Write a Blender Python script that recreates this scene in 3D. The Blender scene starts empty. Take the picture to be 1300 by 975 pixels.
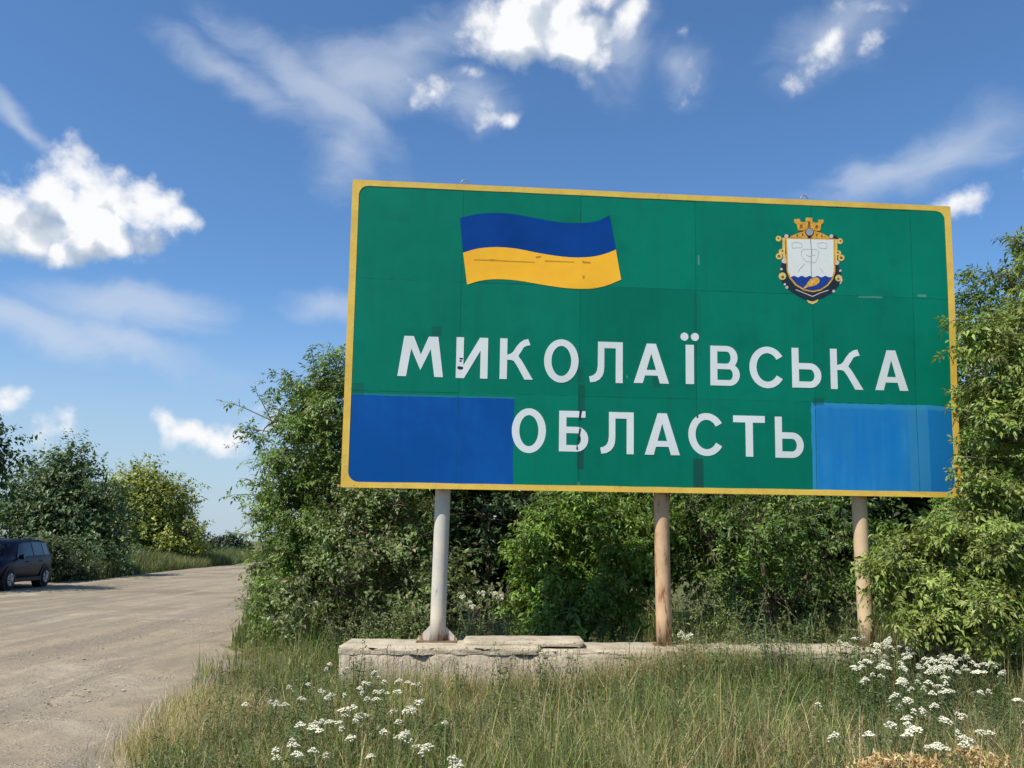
import bpy, bmesh, math, random
import numpy as np
from mathutils import Vector, Matrix
from mathutils.geometry import delaunay_2d_cdt

random.seed(7)
RNG = np.random.default_rng(11)
scene = bpy.context.scene
COL = scene.collection
R = math.radians

# ------------------------------------------------------------------ camera
F, CX, CY = 1080.0, 650.0, 487.5          # focal length and centre in photo pixels (1300 x 975)
CAM_H, PITCH, ROLL = 1.58, R(10.58), R(0.68)
_cp, _sp, _cr, _sr = math.cos(PITCH), math.sin(PITCH), math.cos(ROLL), math.sin(ROLL)
FWD = Vector((0, _cp, _sp)); _up = Vector((0, -_sp, _cp)); _rt = Vector((1, 0, 0))
RT = _cr * _rt + _sr * _up; UP = -_sr * _rt + _cr * _up
CAM = Vector((0, 0, CAM_H))
cd = bpy.data.cameras.new('camera')
cd.sensor_width = 36.0; cd.lens = 36.0 * F / 1300.0
cd.clip_start = 0.05; cd.clip_end = 6000
cam = bpy.data.objects.new('camera', cd); COL.objects.link(cam)
m3 = Matrix((RT, UP, -FWD)).transposed()
cam.matrix_world = Matrix.Translation(CAM) @ m3.to_4x4()
scene.camera = cam

def ray(px, py): return RT * ((px - CX) / F) - UP * ((py - CY) / F) + FWD
def at(px, py, Y):
    d = ray(px, py); return CAM + d * (Y / d.y)
def on_ground(px, py, z=0.0):
    d = ray(px, py); return CAM + d * ((z - CAM_H) / d.z)

# ------------------------------------------------------------------ light
SUN_EL, SUN_AZ = R(54), R(229)            # azimuth clockwise from +Y
TO_SUN = Vector((math.sin(SUN_AZ) * math.cos(SUN_EL), math.cos(SUN_AZ) * math.cos(SUN_EL), math.sin(SUN_EL)))
sd = bpy.data.lights.new('sun', 'SUN'); sd.energy = 5.0; sd.angle = R(0.53); sd.color = (1.0, 0.935, 0.82)
sun = bpy.data.objects.new('sun', sd); COL.objects.link(sun)
sun.rotation_euler = (-TO_SUN).to_track_quat('-Z', 'Y').to_euler()
sun.location = (-20, -12, 30)
vs = scene.view_settings
vs.view_transform = 'Standard'; vs.look = 'None'; vs.exposure = 0.37; vs.gamma = 1.0; vs.use_curve_mapping = False

# ------------------------------------------------------------------ node helpers
class NT:
    def __init__(s, tree): s.t = tree; s.n = tree.nodes; s.l = tree.links
    def new(s, typ, **kw):
        nd = s.n.new(typ)
        for k, v in kw.items(): setattr(nd, k, v)
        return nd
    def put(s, sock, v):
        if isinstance(v, bpy.types.NodeSocket): s.l.new(v, sock)
        else: sock.default_value = v
    def math(s, op, a, b=None, c=None, clamp=False):
        nd = s.new('ShaderNodeMath', operation=op, use_clamp=clamp)
        for i, v in enumerate((a, b, c)):
            if v is not None: s.put(nd.inputs[i], v)
        return nd.outputs[0]
    def vmath(s, op, a, b=None, scale=None):
        nd = s.new('ShaderNodeVectorMath', operation=op)
        s.put(nd.inputs[0], a)
        if b is not None: s.put(nd.inputs[1], b)
        if scale is not None: s.put(nd.inputs['Scale'], scale)
        return nd.outputs['Value'] if op in ('LENGTH', 'DOT_PRODUCT') else nd.outputs[0]
    def noise(s, vec, scale, detail=4, rough=0.55, dist=0.0, col=False):
        nd = s.new('ShaderNodeTexNoise'); nd.inputs['Scale'].default_value = scale
        nd.inputs['Detail'].default_value = detail; nd.inputs['Roughness'].default_value = rough
        nd.inputs['Distortion'].default_value = dist
        if vec is not None: s.put(nd.inputs['Vector'], vec)
        return nd.outputs['Color' if col else 'Fac']
    def ramp(s, fac, stops, interp='LINEAR'):
        nd = s.new('ShaderNodeValToRGB'); nd.color_ramp.interpolation = interp
        e = nd.color_ramp.elements
        while len(e) < len(stops): e.new(0.5)
        for i, (p, c) in enumerate(stops):
            e[i].position = p; e[i].color = (*c, 1) if len(c) == 3 else c
        s.put(nd.inputs[0], fac); return nd.outputs[0]
    def smooth(s, v, lo, hi, a=0.0, b=1.0):
        nd = s.new('ShaderNodeMapRange', interpolation_type='SMOOTHSTEP')
        s.put(nd.inputs[0], v); s.put(nd.inputs[1], lo); s.put(nd.inputs[2], hi); s.put(nd.inputs[3], a); s.put(nd.inputs[4], b)
        return nd.outputs[0]
    def mix(s, fac, a, b, mode='MIX'):
        nd = s.new('ShaderNodeMix', data_type='RGBA', blend_type=mode)
        s.put(nd.inputs[0], fac)
        for k, v in ((6, a), (7, b)):
            if isinstance(v, (tuple, list)) and len(v) == 3: v = (*v, 1)
            s.put(nd.inputs[k], v)
        return nd.outputs[2]
    def bump(s, h, strength, dist):
        nd = s.new('ShaderNodeBump'); s.put(nd.inputs['Strength'], strength); nd.inputs['Distance'].default_value = dist
        s.put(nd.inputs['Height'], h); return nd.outputs[0]

# ------------------------------------------------------------------ sky
world = bpy.data.worlds.new('World'); scene.world = world; world.use_nodes = True
W = NT(world.node_tree); W.n.clear()
sky = W.new('ShaderNodeTexSky', sky_type='NISHITA'); sky.sun_disc = False
sky.sun_elevation = SUN_EL; sky.sun_rotation = SUN_AZ
sky.altitude = 100; sky.air_density = 1.0; sky.dust_density = 0.5; sky.ozone_density = 2.2
SKY_K = 0.107
def px_ae(px, py):
    d = ray(px, py).normalized(); return math.atan2(d.x, d.y), math.asin(d.z)
tc = W.new('ShaderNodeTexCoord').outputs['Generated']
sx = W.new('ShaderNodeSeparateXYZ'); W.l.new(tc, sx.inputs[0])
azn = W.math('ARCTAN2', sx.outputs[0], sx.outputs[1]); eln = W.math('ARCSINE', sx.outputs[2])
cv = W.new('ShaderNodeCombineXYZ'); W.l.new(azn, cv.inputs[0]); W.l.new(eln, cv.inputs[1])
P0 = cv.outputs[0]
# billowing warp shared by every cumulus
w1 = W.vmath('SUBTRACT', W.noise(tc, 8.0, 2, 0.5, col=True), (0.5, 0.5, 0.5))
w2 = W.vmath('SUBTRACT', W.noise(tc, 30.0, 3, 0.5, col=True), (0.5, 0.5, 0.5))
Pw = W.vmath('ADD', P0, W.vmath('ADD', W.vmath('SCALE', w1, scale=0.055), W.vmath('SCALE', w2, scale=0.022)))
def blob_field(P, blobs):
    cur = None
    for (a, e, ra, re, rot, kk) in blobs:
        mp = W.new('ShaderNodeMapping', vector_type='TEXTURE')
        W.l.new(P, mp.inputs['Vector'])
        mp.inputs['Location'].default_value = (a, e, 0); mp.inputs['Rotation'].default_value = (0, 0, rot)
        mp.inputs['Scale'].default_value = (ra, re, 1)
        d = W.math('MULTIPLY_ADD', W.vmath('LENGTH', mp.outputs[0]), kk, 1.0 - kk)
        cur = d if cur is None else W.math('SMOOTH_MIN', cur, d, 0.25)
    return W.math('SUBTRACT', 1.0, cur)
def pxblob(px, py, rx, ry, deg=0, kk=1.0):
    a, e = px_ae(px, py); k = 1.0 / F
    return (a, e, rx * k / max(math.cos(e), .3), ry * k, R(deg), kk)
cum_px = [(35, 285, 110, 50, 0, 1.2), (72, 238, 44, 52, 0, 1.1), (120, 265, 68, 50, 0, 1.1), (140, 303, 84, 34, 0, 1.1), (195, 262, 42, 32, 0, 1.0), (230, 282, 28, 18, 0, .8),
          (668, 38, 76, 64, 0, 1.3), (728, 62, 60, 48, 0, 1.2), (700, -10, 90, 60, 0, 1.2), (806, 22, 26, 54, -30, .75),
          (545, 120, 30, 28, 0, .7), (630, 152, 44, 18, 5, .5), (605, 95, 20, 12, 0, .4),
          (240, 545, 36, 28, 0, .75), (285, 558, 38, 20, 0, .7), (66, 538, 44, 24, 0, .45), (8, 510, 30, 18, 0, .5), (335, 528, 40, 34, 0, .7),
          (1055, 68, 56, 24, 35, .75), (1112, 56, 22, 28, 0, .65), (1120, 14, 50, 24, 0, .5), (1222, 250, 74, 20, 4, .6), (855, 68, 26, 40, 20, .28)]
cum = [pxblob(*b) for b in cum_px]
rs = random.Random(5)
for i in range(22):                       # the same broken cumulus all round the rest of the sky
    a = rs.uniform(0.75, 2 * math.pi - 0.75); e = rs.uniform(0.12, 1.1)
    if a > math.pi: a -= 2 * math.pi
    s = rs.uniform(0.05, 0.13)
    cum.append((a, e, s / max(math.cos(e), .35), s * rs.uniform(.45, .7), rs.uniform(-.2, .2), rs.uniform(.5, 1.3)))
def billow(vec, scale, octs=((1.0, 0.60), (2.3, 0.36))):   # rounded cauliflower lumps: inverted cell distance in two sizes
    out = None
    for k_, (f, amp) in enumerate(octs):
        vo = W.new('ShaderNodeTexVoronoi', feature='F1'); vo.inputs['Scale'].default_value = scale * f
        W.l.new(vec, vo.inputs['Vector'])
        q = W.math('MULTIPLY', W.math('SUBTRACT', 0.55, vo.outputs['Distance']), amp * 2.0)
        out = q if out is None else W.math('ADD', out, q)
    return out
tw = W.vmath('ADD', tc, W.vmath('SCALE', W.vmath('SUBTRACT', W.noise(tc, 22.0, 4, 0.55, col=True), (0.5, 0.5, 0.5)), scale=0.045))
field = blob_field(Pw, cum)
fine = W.math('SUBTRACT', W.noise(tc, 46.0, 6, 0.62), 0.5)
mid_n = W.math('SUBTRACT', W.noise(tc, 11.0, 3, 0.5), 0.5)
bil = billow(tw, 19.0)
dens = W.math('ADD', W.math('MULTIPLY', field, 0.75), W.math('ADD', W.math('MULTIPLY', bil, 0.34), W.math('ADD', W.math('MULTIPLY', fine, 0.62), W.math('MULTIPLY', mid_n, 0.75))))
alpha_c = W.smooth(dens, 0.06, 0.60)
# the same lumps seen a little way towards the sun: lit where the cloud thins out that way, grey where it thickens
off = tuple(TO_SUN * 0.010 + Vector((0, 0, 0.020)))
bil2 = billow(W.vmath('ADD', tw, off), 19.0)
Pup = W.vmath('ADD', Pw, (0.0, 0.035, 0.0))
field_up = blob_field(Pup, [c_ for c_ in cum if c_[5] > .85])
lit = W.math('ADD', W.math('MULTIPLY', W.math('SUBTRACT', bil, bil2), 0.75), W.math('MULTIPLY', W.math('SUBTRACT', field, field_up), 0.75))
core = W.smooth(dens, 0.3, 1.0)
shade = W.math('ADD', lit, W.math('SUBTRACT', 0.80, W.math('MULTIPLY', core, 0.10)), clamp=True)
ccol = W.ramp(shade, [(0.36, (0.35, 0.42, 0.515)), (0.74, (0.52, 0.57, 0.63)), (0.98, (0.765, 0.77, 0.78))])
# thin streaky cirrus
wis_px = [(400, 120, 150, 36, -28, 1.4), (460, 100, 110, 60, 10, 1.3), (540, 55, 130, 34, 22), (445, 190, 50, 70, 0), (170, 390, 130, 34, 0, 1.7), (40, 415, 130, 32, -5, 1.6), (150, 430, 140, 22, -12, 1.2),
          (1130, 215, 130, 30, 16), (1210, 190, 120, 34, 12), (300, 95, 90, 26, -20), (20, 160, 60, 14, -35), (420, 385, 60, 26, 0), (860, 80, 40, 36, 0), (790, 60, 60, 60, 0), (600, 130, 60, 40, 0), (1065, 45, 80, 45, 20)]
wis = [pxblob(*b) for b in wis_px]
for i in range(9):
    a = rs.uniform(0.8, 2 * math.pi - 0.8); e = rs.uniform(0.15, 1.2)
    if a > math.pi: a -= 2 * math.pi
    s = rs.uniform(.1, .2); wis.append((a, e, s / max(math.cos(e), .35), s * .3, rs.uniform(-.5, .5), 1.0))
mps = W.new('ShaderNodeMapping'); W.l.new(Pw, mps.inputs['Vector'])
mps.inputs['Rotation'].default_value = (0, 0, R(-18)); mps.inputs['Scale'].default_value = (7, 17, 1)
nst = W.noise(mps.outputs[0], 1.0, 6, 0.6, 0.6)
wf = W.math('ADD', W.math('MULTIPLY', blob_field(Pw, wis), 0.65), W.math('MULTIPLY', W.math('SUBTRACT', nst, 0.5), 1.1))
alpha_w = W.math('MULTIPLY', W.smooth(wf, -0.15, 0.85), 0.60)
bg_sky = W.new('ShaderNodeBackground'); bg_sky.inputs[1].default_value = SKY_K
skc = W.mix(1.0, sky.outputs[0], (0.66, 0.93, 1.15), 'MULTIPLY')
skc = W.mix(W.smooth(eln, -0.02, 0.30, 0.85, 0.0), skc, (3.6, 4.35, 5.1))      # pale air towards the horizon, all round
W.l.new(skc, bg_sky.inputs[0])
bg_w = W.new('ShaderNodeBackground'); bg_w.inputs[0].default_value = (0.72, 0.80, 0.93, 1); bg_w.inputs[1].default_value = 0.70
bg_c = W.new('ShaderNodeBackground'); W.l.new(ccol, bg_c.inputs[0]); bg_c.inputs[1].default_value = 0.98
def mixsh(f, a, b):
    m = W.new('ShaderNodeMixShader'); W.put(m.inputs[0], f); W.l.new(a.outputs[0], m.inputs[1]); W.l.new(b.outputs[0], m.inputs[2]); return m
mm = mixsh(alpha_c, mixsh(alpha_w, bg_sky, bg_w), bg_c)
wo = W.new('ShaderNodeOutputWorld'); W.l.new(mm.outputs[0], wo.inputs[0])
world.cycles.sampling_method = 'MANUAL'; world.cycles.sample_map_resolution = 512

cy = scene.cycles
cy.use_denoising = True; cy.max_bounces = 8; cy.diffuse_bounces = 3; cy.glossy_bounces = 3; cy.transmission_bounces = 5; cy.transparent_max_bounces = 6
cy.sample_clamp_indirect = 6.0; cy.use_adaptive_sampling = True; cy.adaptive_threshold = 0.01

# ------------------------------------------------------------------ materials
MATS = {}
def mat(name):
    m = bpy.data.materials.new(name); m.use_nodes = True; t = NT(m.node_tree)
    b = t.n['Principled BSDF']; MATS[name] = m
    return m, t, b
def objco(t): return t.new('ShaderNodeTexCoord').outputs['Object']
def plain(name, col, rough=0.5, metal=0.0, var=0.12, scale=14, bump=0.0, spec=0.2):
    m, t, b = mat(name); c = objco(t)
    n = t.noise(c, scale, 6, 0.6)
    k = t.ramp(n, [(0.3, tuple(max(0, x * (1 - var)) for x in col)), (0.7, tuple(min(1, x * (1 + var)) for x in col))])
    t.put(b.inputs['Base Color'], k); b.inputs['Metallic'].default_value = metal
    t.put(b.inputs['Roughness'], t.math('ADD', t.math('MULTIPLY', n, 0.2), rough - 0.1))
    b.inputs['Specular IOR Level'].default_value = spec
    if bump: t.put(b.inputs['Normal'], t.bump(n, bump, 0.01))
    return m
def leaf_mat(name, transl=0.35, rough=0.45, spec=0.4):
    m, t, b = mat(name)
    a = t.new('ShaderNodeAttribute', attribute_name='col').outputs['Color']
    t.put(b.inputs['Base Color'], a); b.inputs['Roughness'].default_value = rough; b.inputs['Specular IOR Level'].default_value = spec
    tr = t.new('ShaderNodeBsdfTranslucent')
    t.put(tr.inputs[0], t.mix(1.0, a, (1.25, 1.25, 0.55), 'MULTIPLY'))
    mx = t.new('ShaderNodeMixShader'); mx.inputs[0].default_value = transl
    t.l.new(b.outputs[0], mx.inputs[1]); t.l.new(tr.outputs[0], mx.inputs[2])
    t.l.new(mx.outputs[0], t.n['Material Output'].inputs[0])
    return m
leaf_mat('leaf', 0.30, 0.42, 0.35); leaf_mat('grass_blade', 0.30, 0.55, 0.25); leaf_mat('petal', 0.2, 0.7, 0.1)
plain('bark', (0.13, 0.10, 0.075), 0.85, var=0.4, scale=9, bump=0.6)
plain('stem', (0.10, 0.14, 0.05), 0.7)
plain('white_film', (0.70, 0.745, 0.75), 0.5, var=0.05, scale=3)
plain('flag_blue', (0.002, 0.050, 0.255), 0.5, var=0.15, scale=2, spec=.1)
plain('flag_yellow', (0.97, 0.49, 0.03), 0.45, var=0.06, scale=5)
plain('crest_dark', (0.015, 0.03, 0.045), 0.5)
plain('crest_gold', (0.68, 0.36, 0.05), 0.5, var=0.35, scale=40)
plain('crest_pale_gold', (0.72, 0.52, 0.16), 0.5, var=0.2, scale=40)
plain('crest_brown', (0.28, 0.10, 0.02), 0.5)
plain('stain_brown', (0.50, 0.25, 0.03), 0.6)
plain('crest_silver', (0.74, 0.76, 0.74), 0.5, var=0.03)
plain('crest_grey', (0.33, 0.36, 0.40), 0.5)
plain('crest_line', (0.50, 0.52, 0.52), 0.5)
plain('crest_blue', (0.012, 0.05, 0.28), 0.5)
plain('crest_pink', (0.62, 0.48, 0.46), 0.5)
plain('hook_steel', (0.30, 0.28, 0.26), 0.5, 0.7)
plain('rubber', (0.02, 0.02, 0.021), 0.85)
plain('rim_metal', (0.32, 0.33, 0.35), 0.35, 0.8)
plain('black_plastic', (0.018, 0.018, 0.02), 0.55)
plain('lamp_red', (0.25, 0.01, 0.01), 0.2)
plain('lamp_clear', (0.6, 0.62, 0.65), 0.15)
m, t, b = mat('car_paint'); b.inputs['Base Color'].default_value = (0.005, 0.006, 0.016, 1); b.inputs['Metallic'].default_value = 0.0; b.inputs['Specular IOR Level'].default_value = 0.16
t.put(b.inputs['Roughness'], t.math('ADD', t.math('MULTIPLY', t.noise(objco(t), 6, 4), 0.2), 0.30)); b.inputs['Coat Weight'].default_value = 0.04
m, t, b = mat('car_glass'); b.inputs['Base Color'].default_value = (0.012, 0.014, 0.018, 1); b.inputs['Roughness'].default_value = 0.08
plain('pebble', (0.33, 0.275, 0.21), 0.9, var=0.45, scale=3.1)

# yellow frame paint, chipped and rusty at the edges
m, t, b = mat('yellow_frame'); c = objco(t)
n = t.noise(c, 5, 8, 0.65); n2 = t.noise(c, 26, 6, 0.7)
k = t.ramp(n, [(0.3, (0.68, 0.42, 0.06)), (0.65, (0.82, 0.55, 0.09))])
k = t.mix(t.smooth(n2, 0.63, 0.72), k, (0.20, 0.085, 0.03))
k = t.mix(t.smooth(t.noise(c, 13, 5, 0.7), 0.68, 0.74), k, (0.62, 0.60, 0.56))
t.put(b.inputs['Base Color'], k); b.inputs['Roughness'].default_value = 0.55; t.put(b.inputs['Normal'], t.bump(n2, 0.25, 0.005))
plain('frame_back', (0.16, 0.10, 0.06), 0.8, 0.2, var=0.4, bump=0.3)

# painted steel posts with rust
def post_mat(name, paint, tint, rust_amt):
    m, t, b = mat(name); c = objco(t)
    mp = t.new('ShaderNodeMapping'); mp.inputs['Scale'].default_value = (1, 1, 0.22); t.l.new(c, mp.inputs[0])
    n = t.noise(mp.outputs[0], 16, 8, 0.65); n2 = t.noise(c, 4, 5, 0.6)
    k = t.mix(t.smooth(n2, 0.35, 0.65), paint, tint)
    rz = t.new('ShaderNodeSeparateXYZ'); t.l.new(c, rz.inputs[0])
    low = t.smooth(rz.outputs[2], 0.0, 0.24, 0.17, 0.0)
    k = t.mix(t.smooth(t.math('ADD', n, low), 0.66 - rust_amt, 0.78 - rust_amt), k, (0.25, 0.10, 0.045))
    k = t.mix(t.smooth(t.noise(c, 60, 4, 0.6), 0.62, 0.72, 0, 0.5), k, (0.30, 0.25, 0.20))
    t.put(b.inputs['Base Color'], k); b.inputs['Roughness'].default_value = 0.6; t.put(b.inputs['Normal'], t.bump(n, 0.2, 0.006))
post_mat('post_grey', (0.58, 0.51, 0.40), (0.47, 0.45, 0.41), 0.05)
post_mat('post_rust', (0.55, 0.37, 0.22), (0.47, 0.30, 0.17), 0.13)
post_mat('post_tan', (0.56, 0.42, 0.26), (0.50, 0.36, 0.21), 0.05)

# weathered concrete
m, t, b = mat('concrete'); c = objco(t)
n = t.noise(c, 3.0, 9, 0.65); n2 = t.noise(c, 30, 8, 0.7)
k = t.ramp(n, [(0.3, (0.27, 0.22, 0.15)), (0.5, (0.44, 0.375, 0.27)), (0.72, (0.54, 0.47, 0.35))])
k = t.mix(t.smooth(n2, 0.55, 0.70, 0, 0.7), k, (0.19, 0.16, 0.12))
k = t.mix(t.smooth(t.noise(c, 1.7, 7, 0.7, 0.8), 0.52, 0.62, 0, 0.6), k, (0.20, 0.18, 0.12))
vc = t.new('ShaderNodeTexVoronoi', feature='DISTANCE_TO_EDGE'); vc.inputs['Scale'].default_value = 1.9
t.l.new(t.vmath('ADD', c, t.vmath('SCALE', t.noise(c, 4, 5, .6, col=True), scale=.5)), vc.inputs['Vector'])
k = t.mix(t.math('MULTIPLY', t.smooth(vc.outputs['Distance'], 0.003, 0.012, 0.7, 0.0), t.smooth(n, 0.5, 0.62)), k, (0.09, 0.07, 0.05))
t.put(b.inputs['Base Color'], k); b.inputs['Roughness'].default_value = 0.95
t.put(b.inputs['Normal'], t.bump(t.math('ADD', n2, t.math('MULTIPLY', n, 1.5)), 0.9, 0.02))

# dry stony dirt road
m, t, b = mat('dirt_road'); c = objco(t)
n = t.noise(c, 0.35, 8, 0.6, 0.8); n2 = t.noise(c, 2.6, 8, 0.65); n3 = t.noise(c, 22, 7, 0.7)
k = t.ramp(n, [(0.36, (0.190, 0.158, 0.110)), (0.47, (0.295, 0.242, 0.165)), (0.55, (0.250, 0.210, 0.150)), (0.66, (0.385, 0.328, 0.235))])
mpt = t.new('ShaderNodeMapping'); mpt.inputs['Rotation'].default_value = (0, 0, R(-19)); mpt.inputs['Scale'].default_value = (1.5, 0.10, 1); t.l.new(c, mpt.inputs[0])
ntr = t.noise(mpt.outputs[0], 1.0, 6, 0.6, 0.6)
k = t.mix(t.smooth(ntr, 0.47, 0.58, 0.0, 0.7), k, (0.185, 0.16, 0.122))
k = t.mix(t.smooth(ntr, 0.44, 0.30, 0.0, 0.5), k, (0.40, 0.34, 0.24))
k = t.mix(t.smooth(n2, 0.40, 0.7, 0.0, 0.5), k, (0.235, 0.20, 0.15))
k = t.mix(t.smooth(n3, 0.52, 0.72, 0.0, 0.6), k, (0.20, 0.17, 0.14))
vo = t.new('ShaderNodeTexVoronoi'); vo.inputs['Scale'].default_value = 34; vo.inputs['Randomness'].default_value = 1; t.l.new(c, vo.inputs['Vector'])
stone = t.math('MULTIPLY', t.smooth(vo.outputs['Distance'], 0.22, 0.42, 1.0, 0.0), t.smooth(n2, 0.42, 0.60))
sc_ = t.new('ShaderNodeSeparateColor'); t.l.new(vo.outputs['Color'], sc_.inputs[0])
k = t.mix(t.math('MULTIPLY', stone, 0.7), k, t.ramp(sc_.outputs[0], [(0.1, (0.14, 0.12, 0.10)), (0.5, (0.30, 0.26, 0.22)), (0.9, (0.52, 0.47, 0.41))]))
t.put(b.inputs['Base Color'], k); b.inputs['Roughness'].default_value = 0.95; b.inputs['Specular IOR Level'].default_value = 0.2
hgt = t.math('ADD', t.math('MULTIPLY', n3, 0.5), t.math('ADD', t.math('MULTIPLY', stone, 0.35), t.math('MULTIPLY', n2, 2.2)))
t.put(b.inputs['Normal'], t.bump(hgt, 0.85, 0.03))

# soil under the grass, far fields
m, t, b = mat('ground_soil'); c = objco(t)
n = t.noise(c, 1.2, 8, 0.65); n2 = t.noise(c, 18, 8, 0.7)
k = t.ramp(n, [(0.3, (0.070, 0.090, 0.03)), (0.55, (0.115, 0.120, 0.05)), (0.75, (0.17, 0.150, 0.08))])
k = t.mix(t.smooth(n2, 0.45, 0.7, 0, 0.6), k, (0.10, 0.08, 0.05))
t.put(b.inputs['Base Color'], k); b.inputs['Roughness'].default_value = 1.0; b.inputs['Specular IOR Level'].default_value = 0.1
t.put(b.inputs['Normal'], t.bump(n2, 0.8, 0.04))

# ------------------------------------------------------------------ mesh helpers
class MB:
    """collects triangles and quads with an optional colour, links them as one mesh object"""
    def __init__(s): s.v = []; s.t = []; s.q = []; s.c = []; s.n = 0
    def add(s, V, T=None, Q=None, col=None):
        V = np.asarray(V, float).reshape(-1, 3)
        if T is not None and len(T): s.t.append(np.asarray(T, int).reshape(-1, 3) + s.n)
        if Q is not None and len(Q): s.q.append(np.asarray(Q, int).reshape(-1, 4) + s.n)
        if col is not None:
            col = np.asarray(col, float)
            if col.ndim == 1: col = np.tile(col, (len(V), 1))
        else: col = np.full((len(V), 3), 0.3)
        s.v.append(V); s.c.append(col); s.n += len(V)
    def box(s, lo, hi):
        x0, y0, z0 = lo; x1, y1, z1 = hi
        V = [(x0,y0,z0),(x1,y0,z0),(x1,y1,z0),(x0,y1,z0),(x0,y0,z1),(x1,y0,z1),(x1,y1,z1),(x0,y1,z1)]
        s.add(V, Q=[(0,3,2,1),(4,5,6,7),(0,1,5,4),(1,2,6,5),(2,3,7,6),(3,0,4,7)])
    def tube(s, path, rad, sides=6, cap=True, col=None):
        path = [Vector(p) for p in path]; n = len(path)
        if not hasattr(rad, '__len__'): rad = [rad] * n
        V = []; Q = []
        prev = None
        for i, p in enumerate(path):
            d = (path[min(i + 1, n - 1)] - path[max(i - 1, 0)]).normalized()
            a = Vector((1, 0, 0)) if abs(d.x) < 0.9 else Vector((0, 1, 0))
            if prev is not None: a = prev
            u = (a - d * a.dot(d)).normalized(); w = d.cross(u); prev = u
            for k in range(sides):
                th = 2 * math.pi * k / sides
                V.append(p + (u * math.cos(th) + w * math.sin(th)) * rad[i])
        for i in range(n - 1):
            for k in range(sides):
                a0 = i * sides + k; a1 = i * sides + (k + 1) % sides
                Q.append((a0, a1, a1 + sides, a0 + sides))
        T = []
        if cap:
            V.append(path[0]); V.append(path[-1])
            c0, c1 = n * sides, n * sides + 1
            for k in range(sides):
                T.append((c0, (k + 1) % sides, k)); T.append((c1, (n - 1) * sides + k, (n - 1) * sides + (k + 1) % sides))
        s.add([tuple(v) for v in V], T, Q, col)
    def mesh(s, name, smooth=False):
        me = bpy.data.meshes.new(name)
        V = np.concatenate(s.v) if s.v else np.zeros((0, 3))
        T = np.concatenate(s.t) if s.t else np.zeros((0, 3), int)
        Q = np.concatenate(s.q) if s.q else np.zeros((0, 4), int)
        me.vertices.add(len(V)); me.vertices.foreach_set('co', V.astype(np.float32).ravel())
        nl = T.size + Q.size; me.loops.add(nl); me.polygons.add(len(T) + len(Q))
        me.loops.foreach_set('vertex_index', np.concatenate([T.ravel(), Q.ravel()]).astype(np.int32))
        ls = np.concatenate([np.arange(len(T)) * 3, T.size + np.arange(len(Q)) * 4]).astype(np.int32)
        me.polygons.foreach_set('loop_start', ls)
        me.polygons.foreach_set('use_smooth', np.full(len(ls), bool(smooth)))
        ca = me.color_attributes.new('col', 'FLOAT_COLOR', 'POINT')
        C = np.concatenate(s.c); C = np.c_[np.clip(C, 0, 1), np.ones(len(C))]
        ca.data.foreach_set('color', C.astype(np.float32).ravel())
        me.update(calc_edges=True)
        return me
    def build(s, name, material, parent=None, smooth=False, local=False):
        if parent is not None and not local and s.v:
            L = np.array(parent['_o']) if '_o' in parent else np.array(parent.location)
            s.v = [v - L for v in s.v]
        me = s.mesh(name, smooth)
        return link(name, me, material, parent)
def link(name, me, material, parent=None):
    if material and not me.materials: me.materials.append(MATS[material])
    o = bpy.data.objects.new(name, me); COL.objects.link(o)
    if parent is not None: o.parent = parent
    return o
def tag(o, label=None, cat=None, group=None, kind=None):
    if label: o['label'] = label
    if cat: o['category'] = cat
    if group: o['group'] = group
    if kind: o['kind'] = kind
    return o
def thing(name, label, cat, loc=(0, 0, 0), rz=0.0, group=None):
    o = bpy.data.objects.new(name, None); COL.objects.link(o)
    o.location = loc; o.rotation_euler = (0, 0, rz); o.empty_display_size = 0.2
    return tag(o, label, cat, group)
def copy_tree(o, parent=None):
    c = o.copy(); COL.objects.link(c)
    if parent is not None: c.parent = parent
    for ch in list(o.children): copy_tree(ch, c)
    return c
def unit(a): return a / np.maximum(np.linalg.norm(a, axis=-1, keepdims=True), 1e-9)

# ------------------------------------------------------------------ terrain and road
_re = [on_ground(*p) for p in ((150, 1010), (216, 952), (246, 905), (270, 862), (292, 818), (308, 785), (320, 756), (328, 738))]
_le = [on_ground(*p) for p in ((-160, 790), (0, 757), (65, 747), (120, 738), (190, 728), (250, 721.5), (300, 717))]
RE = sorted([(0.0, -1.0), (3.0, -1.6)] + [(p.y, p.x) for p in _re] + [(42.0, -12.2), (52.0, -9.0), (62.0, 4.0)])
LE = sorted([(-5.0, -34.0), (18.0, -26.0), (26.0, -19.0), (31.0, -17.8)] + [(p.y, p.x) for p in _le[3:]] + [(90.0, -24.0)])
def road_right(y): return np.interp(y, [p[0] for p in RE], [p[1] for p in RE])
def road_left(y): return np.interp(y, [p[0] for p in LE], [p[1] for p in LE])
def gz(x, y):
    x = np.asarray(x, float); y = np.asarray(y, float)
    s = np.clip((x - road_right(y)) / 1.2, 0, 1); s = s * s * (3 - 2 * s)
    z = 0.10 * s * np.clip((40 - y) / 20, 0, 1)
    l = np.clip((road_left(y) - x) / 2.0, 0, 1); z = z + 0.22 * l * l * (3 - 2 * l)
    far = np.clip((y - 72) / 160, 0, 1); z = z - 5.0 * far * far * (3 - 2 * far)
    return z + 0.012 * np.sin(x * 1.1 + 0.5 * y) * np.sin(y * 0.9)
def grid(xs, ys, fz):
    X, Y = np.meshgrid(xs, ys); Z = fz(X, Y)
    V = np.stack([X, Y, Z], -1).reshape(-1, 3); nx, ny = len(xs), len(ys)
    i = np.arange(nx * ny).reshape(ny, nx)
    Q = np.stack([i[:-1, :-1], i[:-1, 1:], i[1:, 1:], i[1:, :-1]], -1).reshape(-1, 4)
    return V, Q
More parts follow.
